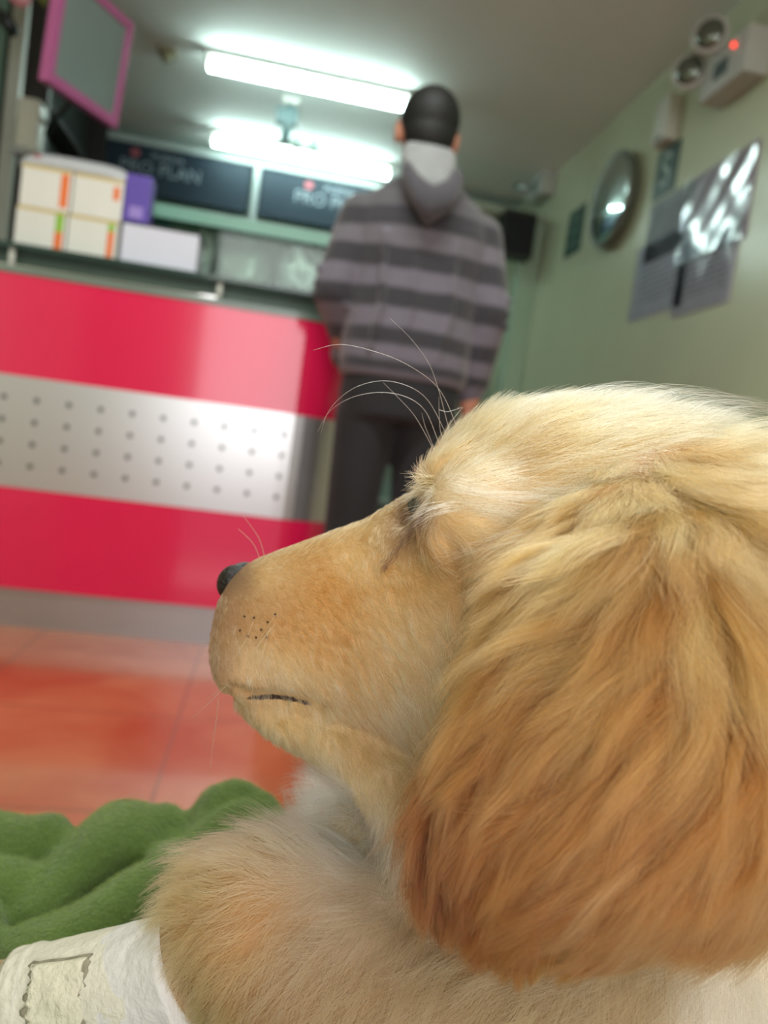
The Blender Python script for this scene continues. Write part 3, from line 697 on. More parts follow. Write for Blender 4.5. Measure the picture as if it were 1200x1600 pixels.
obj('hood_lining', remesh(bm, .005, 3), mat('pale_grey_fleece_lining', (146, 148, 150), .9, noise=.12, nscale=30, sheen=.3), man, True)
bm = bmesh.new()
loft(bm, [(V(0, 0, .90), (.158, 0, 0), (0, .112, 0), 2.4), (V(0, 0, .80), (.165, 0, 0), (0, .115, 0), 2.4), (V(0, 0, .73), (.16, 0, 0), (0, .11, 0), 2.4)])
for s in (-1, 1): limb(bm, [(V(s * .083, 0, .74), .086), (V(s * .09, .005, .45), .070), (V(s * .092, -.005, .09), .058)], 18)
obj('trousers', remesh(bm, .008, 5), mat('black_trousers', (26, 26, 32), .8, noise=.2, nscale=10, sheen=.1), man, True)
for s in (-1, 1):
    bm = bmesh.new(); x = s * .095
    loft(bm, [(V(x, -.075, .035), (.02, 0, 0), (0, 0, .03), 2.5), (V(x, -.055, .045), (.036, 0, 0), (0, 0, .045), 2.5), (V(x, .02, .045), (.040, 0, 0), (0, 0, .045), 2.5), (V(x + s * .005, .12, .032), (.046, 0, 0), (0, 0, .031), 2.5), (V(x + s * .01, .185, .025), (.035, 0, 0), (0, 0, .022), 2.5), (V(x + s * .01, .20, .02), (.015, 0, 0), (0, 0, .014), 2)], 20)
    obj('shoe', bm, mat('dark_shoe_leather', (36, 34, 36), .5, noise=.1), man, True)

# ------------------------------------------------------------------ bench and green blanket
t = empty('waiting_bench', (0.2, 0.29, 0), 'padded waiting bench under the green blanket and the puppy', 'bench')
obj('cushion', B(-.50, .95, .08, .44, .30, .345, .012, seg=3), mat('black_vinyl', (30, 30, 32), .4, noise=.1), t, True)
obj('frame_rail', B(-.48, .93, .11, .41, .27, .30, .003), M['steel_dark'], t)
for x in (-.44, .89):
    for y in (.14, .38):
        bm = bmesh.new(); tube(bm, [(x, y, 0), (x, y, .27)], .014, 14); obj('leg', bm, M['chrome'], t, True)

def pp(x, y, d): return Vector(P(x, y, d))
bm = bmesh.new()
box(bm, -.42, .72, .10, .40, .345, .372, .012)
rn = random.Random(11)
def roll(pts):   # (px, py, depth, radius)
    P3 = [pp(*p[:3]) for p in pts]; limb(bm, [(q, p[3]) for q, p in zip(P3, pts)], 20)
roll([(-120, 1330, .40, .018), (-10, 1315, .41, .0165), (70, 1312, .415, .0145), (104, 1330, .415, .010)])
roll([(-140, 1420, .37, .024), (-40, 1410, .38, .022), (20, 1400, .385, .017)])
roll([(205, 1300, .428, .0190), (150, 1340, .408, .0180), (100, 1385, .392, .0175), (62, 1432, .378, .0165)])
roll([(250, 1300, .43, .0165), (222, 1322, .42, .0165)])
roll([(440, 1318, .415, .0165), (370, 1345, .405, .0165), (300, 1385, .388, .0185), (230, 1425, .372, .021), (150, 1480, .355, .024), (70, 1515, .34, .022)])
roll([(380, 1290, .425, .012), (320, 1320, .412, .0125), (262, 1352, .40, .012)])
roll([(345, 1262, .437, .0130), (325, 1290, .432, .0145), (318, 1320, .42, .016)])
roll([(366, 1243, .442, .0095), (385, 1250, .442, .0085)])
roll([(412, 1266, .438, .0100), (428, 1295, .432, .0120), (450, 1325, .42, .016)])
roll([(-60, 1520, .34, .018), (20, 1515, .34, .013), (40, 1530, .34, .015)])
roll([(-200, 1500, .34, .025), (-80, 1470, .35, .024)])
roll([(480, 1330, .41, .022), (560, 1400, .40, .03), (640, 1480, .39, .03)])
for k in range(5):
    a_ = Vector((.25 + .1 * k, .36 - .03 * (k % 2), .37)); limb(bm, [(a_, .02), (a_ + Vector((.06, -.05, .0)), .024)])
me = remesh(bm, .0026, 9, .5)
n = len(me.vertices); co = np.empty(n * 3); me.vertices.foreach_get('co', co); co = co.reshape(-1, 3)
nr = np.empty(n * 3); me.vertices.foreach_get('normal', nr); nr = nr.reshape(-1, 3)
wv = .0016 * np.sin(co[:, 0] * 70 + 30 * co[:, 1] + 2 * np.sin(co[:, 2] * 60)) + .0011 * np.sin(co[:, 0] * 130 - 110 * co[:, 1] + 50 * co[:, 2])
co += nr * wv[:, None]; co[:, 2] = np.maximum(co[:, 2], .3455); me.vertices.foreach_set('co', co.ravel()); me.update()
fleece = mat('green_fleece', (78, 102, 40), .95, noise=.22, nscale=26, bump=1.0, bscale=420, sheen=.25)
blanket = obj('fleece_blanket', me, fleece, None, True)
tag(blanket, 'rumpled green fleece blanket under the puppy, covering the bench', 'blanket')

# ------------------------------------------------------------------ fur builder
def smoothfield(px, py, table, s=45.0, power=2.0):
    T = np.array(table, float); out = np.zeros((len(px), T.shape[1] - 2)); wsum = np.zeros(len(px))
    for row in T:
        d2 = (px - row[0]) ** 2 + (py - row[1]) ** 2
        w_ = 1.0 / (d2 + s * s) ** power
        out += w_[:, None] * row[2:]; wsum += w_
    return out / wsum[:, None]
def sample(me, n, dens, rng):
    me.calc_loop_triangles(); nt_ = len(me.loop_triangles)
    tri = np.empty(nt_ * 3, np.int32); me.loop_triangles.foreach_get('vertices', tri); tri = tri.reshape(-1, 3)
    co = np.empty(len(me.vertices) * 3, np.float32); me.vertices.foreach_get('co', co); co = co.reshape(-1, 3).astype(float)
    nr = np.empty(len(me.vertices) * 3, np.float32); me.vertices.foreach_get('normal', nr); nr = nr.reshape(-1, 3).astype(float)
    a, b, c = co[tri[:, 0]], co[tri[:, 1]], co[tri[:, 2]]
    ar = np.linalg.norm(np.cross(b - a, c - a), axis=1) / 2
    cen = (a + b + c) / 3; nn = (nr[tri[:, 0]] + nr[tri[:, 1]] + nr[tri[:, 2]]) / 3
    w_ = ar * dens(cen, nn); cdf = np.cumsum(w_); cdf /= cdf[-1]
    k = np.searchsorted(cdf, rng.random(n)); k = np.minimum(k, nt_ - 1)
    u, v = rng.random(n), rng.random(n); f = u + v > 1; u[f] = 1 - u[f]; v[f] = 1 - v[f]
    p = a[k] + (b[k] - a[k]) * u[:, None] + (c[k] - a[k]) * v[:, None]
    m_ = nr[tri[k, 0]] * (1 - u - v)[:, None] + nr[tri[k, 1]] * u[:, None] + nr[tri[k, 2]] * v[:, None]
    m_ /= np.linalg.norm(m_, axis=1)[:, None] + 1e-9
    return p, m_
RIGHT, UP, FWD = RM[:, 0], RM[:, 1], -RM[:, 2]          # camera axes in the world, used only to read the flow table
def nearest(pts, ref):
    kd = kdtree.KDTree(len(ref))
    for i, r in enumerate(ref): kd.insert(r, i)
    kd.balance(); return np.array([kd.find(p)[1] for p in pts])
def grow(p, nrm, fx, fy, fz, L, lift, K, wave=0.0, wfreq=6.0, phase=None, droop=0.0):
    """one curve per root: starts lifted off the skin and lies down along the flow"""
    d = RIGHT[None] * fx[:, None] - UP[None] * fy[:, None] + FWD[None] * fz[:, None]
    d -= nrm * (d * nrm).sum(1)[:, None]; d /= np.linalg.norm(d, axis=1)[:, None] + 1e-9
    side = np.cross(nrm, d); N = len(p); out = np.zeros((N, K, 3)); out[:, 0] = p
    for k in range(1, K):
        t_ = k / (K - 1); ang = lift * (1 - .75 * t_)
        v = d * np.cos(ang)[:, None] + nrm * np.sin(ang)[:, None]; v[:, 2] -= droop * t_
        if phase is not None:
            v = v + side * (wave * np.cos(wfreq * t_ + phase[:, 0]))[:, None] + nrm * (wave * .5 * np.sin(wfreq * .8 * t_ + phase[:, 1]))[:, None]
        v /= np.linalg.norm(v, axis=1)[:, None]
        out[:, k] = out[:, k - 1] + v * (L / (K - 1))[:, None]
    return out
def hair_object(name, pts, col, rad, parent, m, tip=.25, label=None):
    N, K = pts.shape[:2]
    hc = bpy.data.hair_curves.new(name); hc.add_curves([K] * N)
    hc.attributes['position'].data.foreach_set('vector', pts.astype(np.float32).ravel()) if 'position' in hc.attributes else None
    r = hc.attributes.get('radius') or hc.attributes.new('radius', 'FLOAT', 'POINT')
    tt = np.linspace(0, 1, K); prof = (1 - (1 - tip) * tt ** 1.5)
    r.data.foreach_set('value', (np.asarray(rad).reshape(-1, 1) * prof[None] * np.ones((N, 1))).astype(np.float32).ravel())
    ca = hc.attributes.new('tint', 'FLOAT_COLOR', 'POINT')
    if col.ndim == 2: col = np.repeat(col[:, None, :], K, 1)
    rgba = np.concatenate([np.clip(col, 0, 1), np.ones((N, K, 1))], 2).astype(np.float32)
    ca.data.foreach_set('color', rgba.ravel())
    hc.materials.append(m)
    o = link(bpy.data.objects.new(name, hc))
    if parent is not None:
        o.parent = parent; o.matrix_parent_inverse = Matrix.Translation(-parent.location)
    if label: o['label'] = label
    return o
def fur_material(name, rough=.45, radial=.55):
    m = bpy.data.materials.new(name); m.use_nodes = True; nt = m.node_tree
    for n_ in list(nt.nodes): nt.nodes.remove(n_)
    o_ = nt.nodes.new('ShaderNodeOutputMaterial'); h = nt.nodes.new('ShaderNodeBsdfHairPrincipled')
    h.model = 'CHIANG'; h.parametrization = 'COLOR'
    at = nt.nodes.new('ShaderNodeAttribute'); at.attribute_name = 'tint'
    h.inputs['Roughness'].default_value = rough; h.inputs['Radial Roughness'].default_value = radial
    h.inputs['Random Roughness'].default_value = .1
    if 'Coat' in h.inputs: h.inputs['Coat'].default_value = .0
    nt.links.new(at.outputs['Color'], h.inputs['Color']); nt.links.new(h.outputs[0], o_.inputs[0])
    return m
FUR = fur_material('puppy_fur')

# blanket fuzz
rng = np.random.default_rng(5)
def bd(c, n):
    x, y, d = proj(c); return ((x > -80) & (x < 620) & (y < 1700) & (c[:, 2] > .36)) * 1.0 * (0.15 + np.clip(-(n @ FWD), 0, 1) + .6 * (np.abs(n @ FWD) < .4))
me = blanket.data
p, nm = sample(me, 90000, bd, rng)
N = len(p); a_ = rng.random(N) * 6.28
h = grow(p, nm, np.cos(a_), np.sin(a_), rng.normal(0, .5, N), rng.uniform(.001, .0045, N) * np.where(rng.random(N) < .02, 2.2, 1), rng.uniform(.3, 1.2, N), 4)
gc_ = lin((86, 110, 46))[None] * rng.uniform(.6, 1.3, (N, 1))
hair_object('fleece_fuzz', h, gc_, .00004, blanket, fur_material('fleece_fibre', .6, .8))

# ------------------------------------------------------------------ the puppy
pup = empty('puppy', (0.12, 0.30, 0.372), 'golden retriever puppy in profile resting on the green blanket, foreleg bandaged', 'dog')
bm = bmesh.new()
NV = np.cross(P(1000, 900, .28) - P(350, 950, .33), UP); NV /= np.linalg.norm(NV)
if NV @ FWD > 0: NV = -NV                    # points to the side of the head turned to the camera
def dep(x): return np.interp(x, [330, 650, 1000, 1300], [.330, .305, .281, .272])
def st(T, Bt, w_, e=2.2, lean=0.0):
    a = P(T[0], T[1], dep(T[0])); b = P(Bt[0], Bt[1], dep(Bt[0]))
    return ((a + b) / 2 + NV * lean, (a - b) / 2, NV * w_, e)
# upper muzzle and skull
loft(bm, [st((368, 905), (352, 990), .010, 2), st((382, 889), (348, 1042), .019), st((408, 872), (366, 1074), .025, 2.5), st((452, 856), (410, 1090), .0275, 2.6),
          st((520, 832), (490, 1102), .0295, 2.6), st((580, 812), (570, 1125), .032, 2.5), st((620, 786), (625, 1150), .035, 2.4), st((662, 752), (680, 1190), .038, 2.3), st((706, 692), (735, 1230), .044, 2.2),
          st((764, 648), (785, 1260), .051, 2.2), st((852, 634), (850, 1270), .057, 2.2), st((960, 634), (930, 1260), .058, 2.2), st((1080, 652), (1020, 1220), .056, 2.2), st((1180, 696), (1110, 1180), .048, 2.1), st((1250, 760), (1180, 1100), .035, 2)], 36)
# upper lip, near and far
for s in (1, -1):
    c = P(430, 1030, dep(430)) + NV * .0125 * s
    Rm = Matrix((tuple(RIGHT), tuple(NV), tuple(UP))).transposed()
    ellipsoid(bm, c, .019, .0155, .0155, Rm); c2 = P(402 if s > 0 else 420, 1015, dep(385)) + NV * .010 * s; ellipsoid(bm, c2, .0125, .0125, .0165, Rm)
# lower jaw and chin
loft(bm, [st((378, 1078), (384, 1108), .009, 2), st((405, 1080), (410, 1122), .015), st((450, 1085), (454, 1152), .019), st((500, 1092), (508, 1178), .021), st((560, 1100), (564, 1210), .025), st((620, 1120), (628, 1290), .032), st((700, 1150), (700, 1380), .040), st((800, 1150), (800, 1430), .046), st((900, 1100), (930, 1420), .05)], 30)
Rm = Matrix((tuple(RIGHT), tuple(NV), tuple(UP))).transposed()
# brow ridge and cheek
for s in (1, -1):
    ellipsoid(bm, P(756 if s > 0 else 790, 762, dep(716)) + NV * .028 * s, .019, .013, .014, Rm)
    ellipsoid(bm, P(780, 820, dep(780)) + NV * .040 * s, .022, .016, .020, Rm)
# neck, chest, trunk
limb(bm, [(P(1060, 950, .285), .056), ((.215, .31, .53), .068), ((.25, .345, .48), .078)], 24)
limb(bm, [(P(800, 1330, .30), .048), (P(740, 1450, .315), .052), ((.13, .335, .45), .062), ((.22, .35, .46), .074), ((.34, .36, .455), .076), ((.46, .36, .45), .068), ((.50, .355, .44), .055)], 24)
limb(bm, [(P(610, 1390, .325), .034), (P(580, 1440, .32), .038), (P(640, 1500, .315), .048), (P(800, 1480, .31), .05)], 20)
limb(bm, [(P(530, 1290, .345), .018), (P(560, 1380, .34), .03), (P(640, 1480, .34), .045)], 16)
limb(bm, [(P(330, 1385, .295), .0135), (P(390, 1400, .295), .020)], 14)
limb(bm, [(P(560, 1350, .318), .026), (P(590, 1400, .315), .034)], 14)
# shoulder and near foreleg: elbow to the left, forearm, wrist, paw
limb(bm, [((.17, .275, .45), .062), (P(900, 1560, .285), .052), (P(700, 1570, .285), .045), (P(520, 1510, .285), .040), (P(430, 1460, .283), .035), (P(365, 1450, .288), .0275), (P(300, 1516, .291), .0195), (P(240, 1534, .293), .0175), (P(130, 1548, .298), .0165), (P(0, 1570, .304), .0150), (P(-120, 1590, .309), .0150), (P(-190, 1600, .312), .019), (P(-250, 1612, .314), .017)], 20)
for k in range(4): q = pp(-262, 1600, .314) + Vector((.0, (k - 1.5) * .0095, -.004)); limb(bm, [(q + Vector((.016, 0, 0)), .0075), (q, .0078), (q + Vector((-.010, 0, -.003)), .006)], 10)
# far foreleg folded under the chest
limb(bm, [(P(700, 1500, .36), .035), (P(600, 1530, .375), .026), (P(480, 1530, .365), .018), (P(420, 1540, .36), .017)], 16)
# hind leg, tail
limb(bm, [((.44, .30, .44), .058), ((.40, .26, .41), .042), ((.34, .255, .395), .026), ((.28, .25, .39), .016), ((.24, .248, .388), .017)], 18)
limb(bm, [((.50, .36, .43), .03), ((.58, .33, .40), .016), ((.64, .27, .39), .012), ((.66, .20, .385), .007)], 14)
# ears: thick hanging flaps fused to the skull
def ear_stations(s):
    D0 = {1: 0.0, -1: 0.0}[s]; out = []
    rows = [((905, 735), (1110, 705), .262, .0075), ((868, 790), (1190, 745), .240, .0085), ((838, 850), (1250, 810), .226, .009), ((808, 930), (1300, 900), .219, .009),
            ((768, 1020), (1335, 1010), .216, .009), ((718, 1120), (1350, 1120), .215, .009), ((674, 1220), (1350, 1220), .216, .009), ((648, 1310), (1330, 1290), .218, .0085),
            ((643, 1380), (1280, 1340), .220, .008), ((660, 1425), (1190, 1390), .222, .007), ((735, 1448), (1030, 1425), .223, .005)]
    for L_, R_, d, th in rows:
        dl, dr = d + .012, d + .004
        a, b = P(L_[0], L_[1], dl), P(R_[0], R_[1], dr); mid = (a + b) / 2
        half = (b - a) / 2
        nn_ = np.cross(half, UP); nn_ /= np.linalg.norm(nn_)
        if nn_ @ FWD > 0: nn_ = -nn_
        if s < 0:    # the other ear: mirrored through the head's middle plane
            c0 = P(1000, 900, dep(1000)); f = lambda q: q - 2 * ((q - c0) @ NV) * NV
            m2 = f(mid); h2 = f(mid + half) - m2; n2 = f(mid + nn_) - m2; out.append((m2, h2, n2 * th))
        else: out.append((mid, half, nn_ * th))
    return out
def ear_loft(bm, s, n=48):
    rings = []
    for mid, half, nt_ in ear_stations(s):
        ring = []; th = np.linalg.norm(nt_); nh = nt_ / th
        for k in range(n):
            t_ = 2 * math.pi * k / n; u = math.copysign(abs(math.cos(t_)) ** .8, math.cos(t_)); v = math.sin(t_)
            bow = .014 * (1 - u * u)                      # the flap curves round the cheek
            ring.append(bm.verts.new(mid + half * u + nh * (th * v + bow)))
        rings.append(ring)
    skin(bm, rings)
b1 = bmesh.new(); ear_loft(b1, 1); ear_me = remesh(b1, .0022, 8)
ear_loft(bm, 1); ear_loft(bm, -1)
body_me = remesh(bm, .0024, 14, .55)
n = len(body_me.vertices); co = np.empty(n * 3, np.float32); body_me.vertices.foreach_get('co', co); co = co.reshape(-1, 3).astype(float)
nr = np.empty(n * 3, np.float32); body_me.vertices.foreach_get('normal', nr); nr = nr.reshape(-1, 3).astype(float)
px, py, dd = proj(co)
def seg_dist(px, py, poly):
    best = np.full(len(px), 1e9)
    for (x0, y0), (x1, y1) in zip(poly, poly[1:]):
        t_ = np.clip(((px - x0) * (x1 - x0) + (py - y0) * (y1 - y0)) / ((x1 - x0) ** 2 + (y1 - y0) ** 2), 0, 1)
        best = np.minimum(best, np.hypot(px - x0 - t_ * (x1 - x0), py - y0 - t_ * (y1 - y0)))
    return best
ishead = (np.abs((co - P(650, 960, dep(650))) @ NV) < .07)
mouth = [(362, 1078), (392, 1090), (430, 1088), (465, 1092), (500, 1104)]
lids = [(655, 768), (632, 786), (618, 812), (612, 828)]
near = (nr @ NV) > -.2
g = np.exp(-(seg_dist(px, py, mouth) / 7) ** 2) * .0060 * near * (px < 540)
g += np.exp(-(seg_dist(px, py, [(655, 770), (640, 790), (622, 808)]) / 12) ** 2) * .006 * near
g += np.exp(-(seg_dist(px, py, [(690, 840), (720, 900), (735, 990)]) / 22) ** 2) * .003 * near * (dd > .235)
co -= nr * g[:, None]
body_me.vertices.foreach_set('co', co.astype(np.float32).ravel()); body_me.update()

# coat table read off the animal: place, flow (right, down, away), length mm, lift rad, colour
K_ = [
 (350, 960, .5, .9, .0, 2.0, .35, 158, 118, 82), (372, 900, .8, .3, .1, 1.5, .3, 128, 96, 68), (420, 900, .9, .15, 0, 2.2, .3, 214, 172, 116), (470, 855, 1, -.15, .2, 2.6, .35, 196, 146, 86),
 (560, 830, 1, -.3, .2, 3.5, .45, 204, 152, 88), (600, 800, .9, -.5, .2, 4, .6, 208, 160, 98), (400, 960, .6, .7, 0, 2.2, .3, 190, 146, 96), (345, 1040, .25, 1, 0, 2.5, .35, 156, 118, 84),
 (400, 1040, .2, 1, 0, 5, .35, 216, 182, 130), (380, 1075, .1, 1, 0, 5, .5, 196, 156, 108), (460, 1050, .6, .8, 0, 6, .35, 220, 184, 128), (440, 980, .9, .5, 0, 3, .3, 200, 150, 92),
 (520, 930, .9, .5, 0, 4, .3, 206, 150, 86), (500, 1010, .9, .6, 0, 5, .3, 206, 154, 94), (560, 880, .5, .8, 0, 4.5, .35, 228, 186, 126), (590, 830, .3, .8, 0, 4, .35, 232, 196, 138),
 (620, 900, .8, .5, 0, 5, .3, 218, 172, 112), (680, 880, .9, .3, 0, 6, .3, 214, 168, 108), (560, 1060, .9, .7, 0, 7, .3, 214, 170, 116), (640, 1000, .8, .6, 0, 8, .3, 226, 188, 136),
 (700, 1000, .7, .8, 0, 9, .3, 228, 192, 146), (640, 1120, .7, .9, 0, 10, .3, 220, 190, 150), (700, 1110, .5, 1, 0, 11, .3, 226, 198, 160), (430, 1140, .4, .9, 0, 6, .45, 198, 164, 112), (500, 1150, .5, .9, 0, 8, .4, 204, 172, 122),
 (560, 1190, .6, .9, 0, 9, .35, 196, 156, 106), (620, 1250, .5, 1, 0, 12, .3, 206, 174, 130), (650, 1350, .2, 1, 0, 14, .3, 208, 182, 144),
 (645, 745, .1, -.9, 0, 6, .8, 216, 176, 116), (665, 765, -.5, .0, -.2, 7, .7, 226, 190, 130), (690, 690, .5, -.8, 0, 11, .6, 218, 178, 118), (740, 660, .9, -.5, 0, 14, .45, 222, 184, 124), (720, 720, .9, .0, 0, 15, .35, 226, 186, 126),
 (820, 625, 1, -.15, 0, 18, .35, 230, 196, 138), (900, 606, 1, .0, 0, 22, .35, 236, 208, 156), (1000, 620, 1, .1, 0, 22, .3, 238, 212, 162), (1100, 650, 1, .35, 0, 22, .3, 236, 210, 160), (1200, 700, .9, .5, 0, 24, .3, 234, 206, 154),
 (840, 680, 1, .1, 0, 18, .3, 220, 178, 116), (950, 670, 1, .15, 0, 22, .3, 234, 202, 146), (1050, 700, .9, .3, 0, 22, .3, 234, 202, 146),
 (700, 775, 1, .2, 0, 20, .35, 238, 214, 174), (760, 770, 1, .25, 0, 22, .35, 234, 206, 162), (820, 775, 1, .0, 0, 18, .35, 230, 196, 146), (700, 820, .8, .4, 0, 14, .35, 224, 184, 124), (760, 830, .8, -.25, 0, 16, .4, 228, 192, 134),
 (740, 880, -.3, .6, 0, 14, .35, 222, 182, 124), (800, 860, .4, .5, 0, 14, .35, 220, 176, 116), (760, 950, .2, 1, 0, 14, .3, 210, 164, 108),
 (634, 800, -.4, .7, .0, 1.6, .35, 70, 46, 34), (650, 800, -.4, .7, .0, 1.6, .35, 80, 54, 40), (648, 778, -.4, .7, .0, 1.8, .4, 74, 48, 34), (618, 818, -.4, .7, 0, 1.6, .35, 84, 58, 42), (612, 835, -.2, .9, 0, 2.0, .3, 176, 134, 92)]
tab_head = [k[:7] + (tuple(v * .94 for v in k[7:]) if k[1] < 720 else k[7:]) for k in K_]
tab_body = [
 (480, 1240, -.6, -.6, 0, 20, .6, 240, 234, 224), (540, 1230, -.2, -.9, 0, 22, .6, 240, 234, 226), (520, 1320, -.7, .2, 0, 24, .5, 222, 208, 190), (600, 1300, -.3, .8, 0, 24, .4, 220, 204, 184), (560, 1420, -.6, .6, 0, 24, .4, 200, 180, 154), (640, 1500, -.4, .8, 0, 24, .4, 196, 172, 140),  # white chest fluff, its colour raised to include light from behind
 (450, 1320, -.8, -.2, 0, 22, .5, 208, 184, 152), (400, 1340, -.8, -.3, 0, 22, .5, 206, 170, 122), (330, 1380, -.8, -.3, 0, 20, .5, 206, 164, 108), (280, 1400, -.9, .1, 0, 16, .5, 208, 170, 118), (330, 1470, -.5, .8, 0, 16, .4, 196, 148, 92), (390, 1450, -.4, .9, 0, 20, .4, 200, 154, 100),
 (300, 1540, -.3, .9, 0, 12, .4, 204, 160, 104), (400, 1560, -.4, .9, 0, 20, .4, 196, 152, 98), (470, 1500, -.5, .8, 0, 24, .4, 202, 178, 146), (560, 1560, -.6, .7, 0, 24, .4, 196, 166, 124), (700, 1540, -.6, .7, 0, 26, .4, 200, 176, 140), (850, 1560, -.7, .7, 0, 28, .4, 206, 182, 144),
 (1000, 1540, -.6, .9, 0, 30, .4, 222, 200, 166), (1150, 1540, -.5, .9, 0, 32, .4, 232, 216, 190), (1250, 1480, -.4, .9, 0, 32, .4, 228, 206, 170), (1400, 1300, .8, .5, 0, 30, .3, 226, 190, 130), (0, 1560, -1, .2, 0, 6, .3, 206, 166, 112), (-200, 1600, -1, .3, 0, 6, .3, 214, 182, 134), (240, 1520, -1, .3, 0, 4, .3, 214, 186, 146)]
tab_ear = [
 (900, 740, -.4, .7, 0, 14, .35, 206, 150, 82), (960, 740, -.3, .8, 0, 16, .4, 224, 178, 110), (1040, 740, .3, .9, 0, 20, .4, 228, 186, 118), (1120, 740, .8, .7, 0, 24, .35, 232, 194, 132), (1180, 800, .6, .9, 0, 26, .35, 228, 188, 122),
 (860, 820, -.6, .7, 0, 20, .3, 206, 150, 86), (900, 850, -.8, .6, 0, 24, .35, 212, 160, 96), (980, 860, -.8, .45, 0, 26, .4, 224, 180, 116), (1060, 850, -.3, .9, 0, 26, .35, 216, 168, 102), (1130, 900, .3, 1, 0, 28, .35, 212, 158, 92),
 (830, 900, -.55, .8, 0, 22, .25, 204, 152, 92), (900, 950, -.75, .65, 0, 28, .3, 204, 150, 88), (1000, 960, -.6, .7, 0, 30, .35, 206, 154, 92), (1100, 1000, -.6, .8, 0, 30, .35, 204, 150, 88), (1180, 1000, -.2, 1, 0, 30, .3, 194, 138, 74),
 (770, 1040, -.35, .95, 0, 22, .25, 186, 132, 78), (860, 1060, -.55, .8, 0, 28, .3, 182, 128, 74), (960, 1080, -.65, .75, 0, 30, .3, 190, 136, 78), (1080, 1100, -.6, .7, 0, 32, .35, 198, 144, 84), (1180, 1130, -.5, .9, 0, 30, .3, 196, 140, 80),
 (720, 1140, -.25, 1, 0, 20, .25, 172, 114, 62), (800, 1160, -.35, .95, 0, 26, .3, 164, 108, 60), (900, 1200, -.55, .8, 0, 30, .3, 176, 122, 70), (1020, 1220, -.7, .65, 0, 32, .35, 190, 138, 82), (1140, 1240, -.7, .6, 0, 32, .35, 192, 140, 84),
 (670, 1250, -.08, 1, 0, 18, .25, 158, 98, 52), (740, 1280, -.15, 1, 0, 24, .3, 152, 96, 52), (840, 1300, -.25, 1, 0, 28, .3, 162, 108, 60), (960, 1320, -.8, .5, 0, 34, .35, 184, 136, 82), (1080, 1320, -.8, .4, 0, 34, .35, 184, 134, 78), (1200, 1330, -.7, .5, 0, 32, .35, 190, 140, 84),
 (650, 1380, .0, 1, 0, 16, .2, 150, 90, 48), (720, 1400, .05, 1, 0, 22, .3, 146, 90, 48), (800, 1430, -.15, 1, 0, 28, .3, 160, 106, 58), (930, 1390, -.85, .4, 0, 34, .4, 190, 146, 86), (1000, 1420, -.8, .4, 0, 34, .35, 180, 132, 80), (1120, 1420, -.6, .6, 0, 32, .35, 196, 152, 98),
 (690, 1460, .1, 1, 0, 14, .3, 146, 90, 48), (900, 1480, -.5, .8, 0, 26, .35, 184, 136, 82)]

dk = lambda k: float(np.interp(k[1], [740, 1050, 1400], [.93, .83, .71])) * (.86 if k[0] < 770 and k[1] > 1100 else 1)      # shade painted into the ear tint, deeper towards the tip and lower front
tab_ear = [k[:5] + (k[5] * float(np.interp(k[1], [1230, 1330, 1400, 1460], [1, .72, .45, .35])), k[6] * .8) + (k[7] * dk(k), k[8] * .875 * dk(k), k[9] * (.76 if k[1] > 850 else .84) * dk(k)) for k in tab_ear]
tab_body = [k[:7] + ((k[7] * .78, k[8] * .74, k[9] * .68) if (k[1] > 1480 and 250 < k[0] < 1060) else (k[7] * .90, k[8] * .87, k[9] * .84) if k[1] > 1310 and k[0] < 1100 else k[7:]) for k in tab_body]  # lower coat rows tinted darker, shade painted into the fur colour
# skin colour under the coat, from the same tables
def skin_attr(me):
    n = len(me.vertices); c = np.empty(n * 3, np.float32); me.vertices.foreach_get('co', c); c = c.reshape(-1, 3).astype(float)
    x, y, d = proj(c)
    allt = [(k[0], k[1]) + tuple(lin(k[7:10])) for k in tab_head + tab_body]
    col = smoothfield(x, y, allt, 30, 2)
    if earkd is not None:
        te = [(k[0], k[1]) + tuple(lin(k[7:10])) for k in tab_ear]; ce = smoothfield(x, y, te, 30, 2); near_ = eardist(c) < .004
        col[near_] = ce[near_]
    a = me.attributes.new('tint', 'FLOAT_COLOR', 'POINT'); a.data.foreach_set('color', np.concatenate([col * .8, np.ones((n, 1))], 1).astype(np.float32).ravel())
ec = np.empty(len(ear_me.vertices) * 3, np.float32); ear_me.vertices.foreach_get('co', ec); ec = ec.reshape(-1, 3)
earkd = kdtree.KDTree(len(ec))
for i, v in enumerate(ec): earkd.insert(v, i)
earkd.balance()
def eardist(c): return np.array([earkd.find(v)[2] for v in c])
skin_attr(body_me)
sk = mat('puppy_skin', (200, 160, 110), .8)
nt = sk.node_tree; at = nt.nodes.new('ShaderNodeAttribute'); at.attribute_name = 'tint'; nt.links.new(at.outputs['Color'], nt.nodes['Principled BSDF'].inputs['Base Color'])
nzz = nt.nodes.new('ShaderNodeTexNoise'); nzz.inputs['Scale'].default_value = 400; bp = nt.nodes.new('ShaderNodeBump'); bp.inputs['Strength'].default_value = .4; bp.inputs['Distance'].default_value = .001
nt.links.new(nzz.outputs['Fac'], bp.inputs['Height']); nt.links.new(bp.outputs[0], nt.nodes['Principled BSDF'].inputs['Normal'])
skin_me = body_me; body_me = skin_me.copy()          # world-space copy to root the coat on
obj('body', skin_me, sk, pup, True)

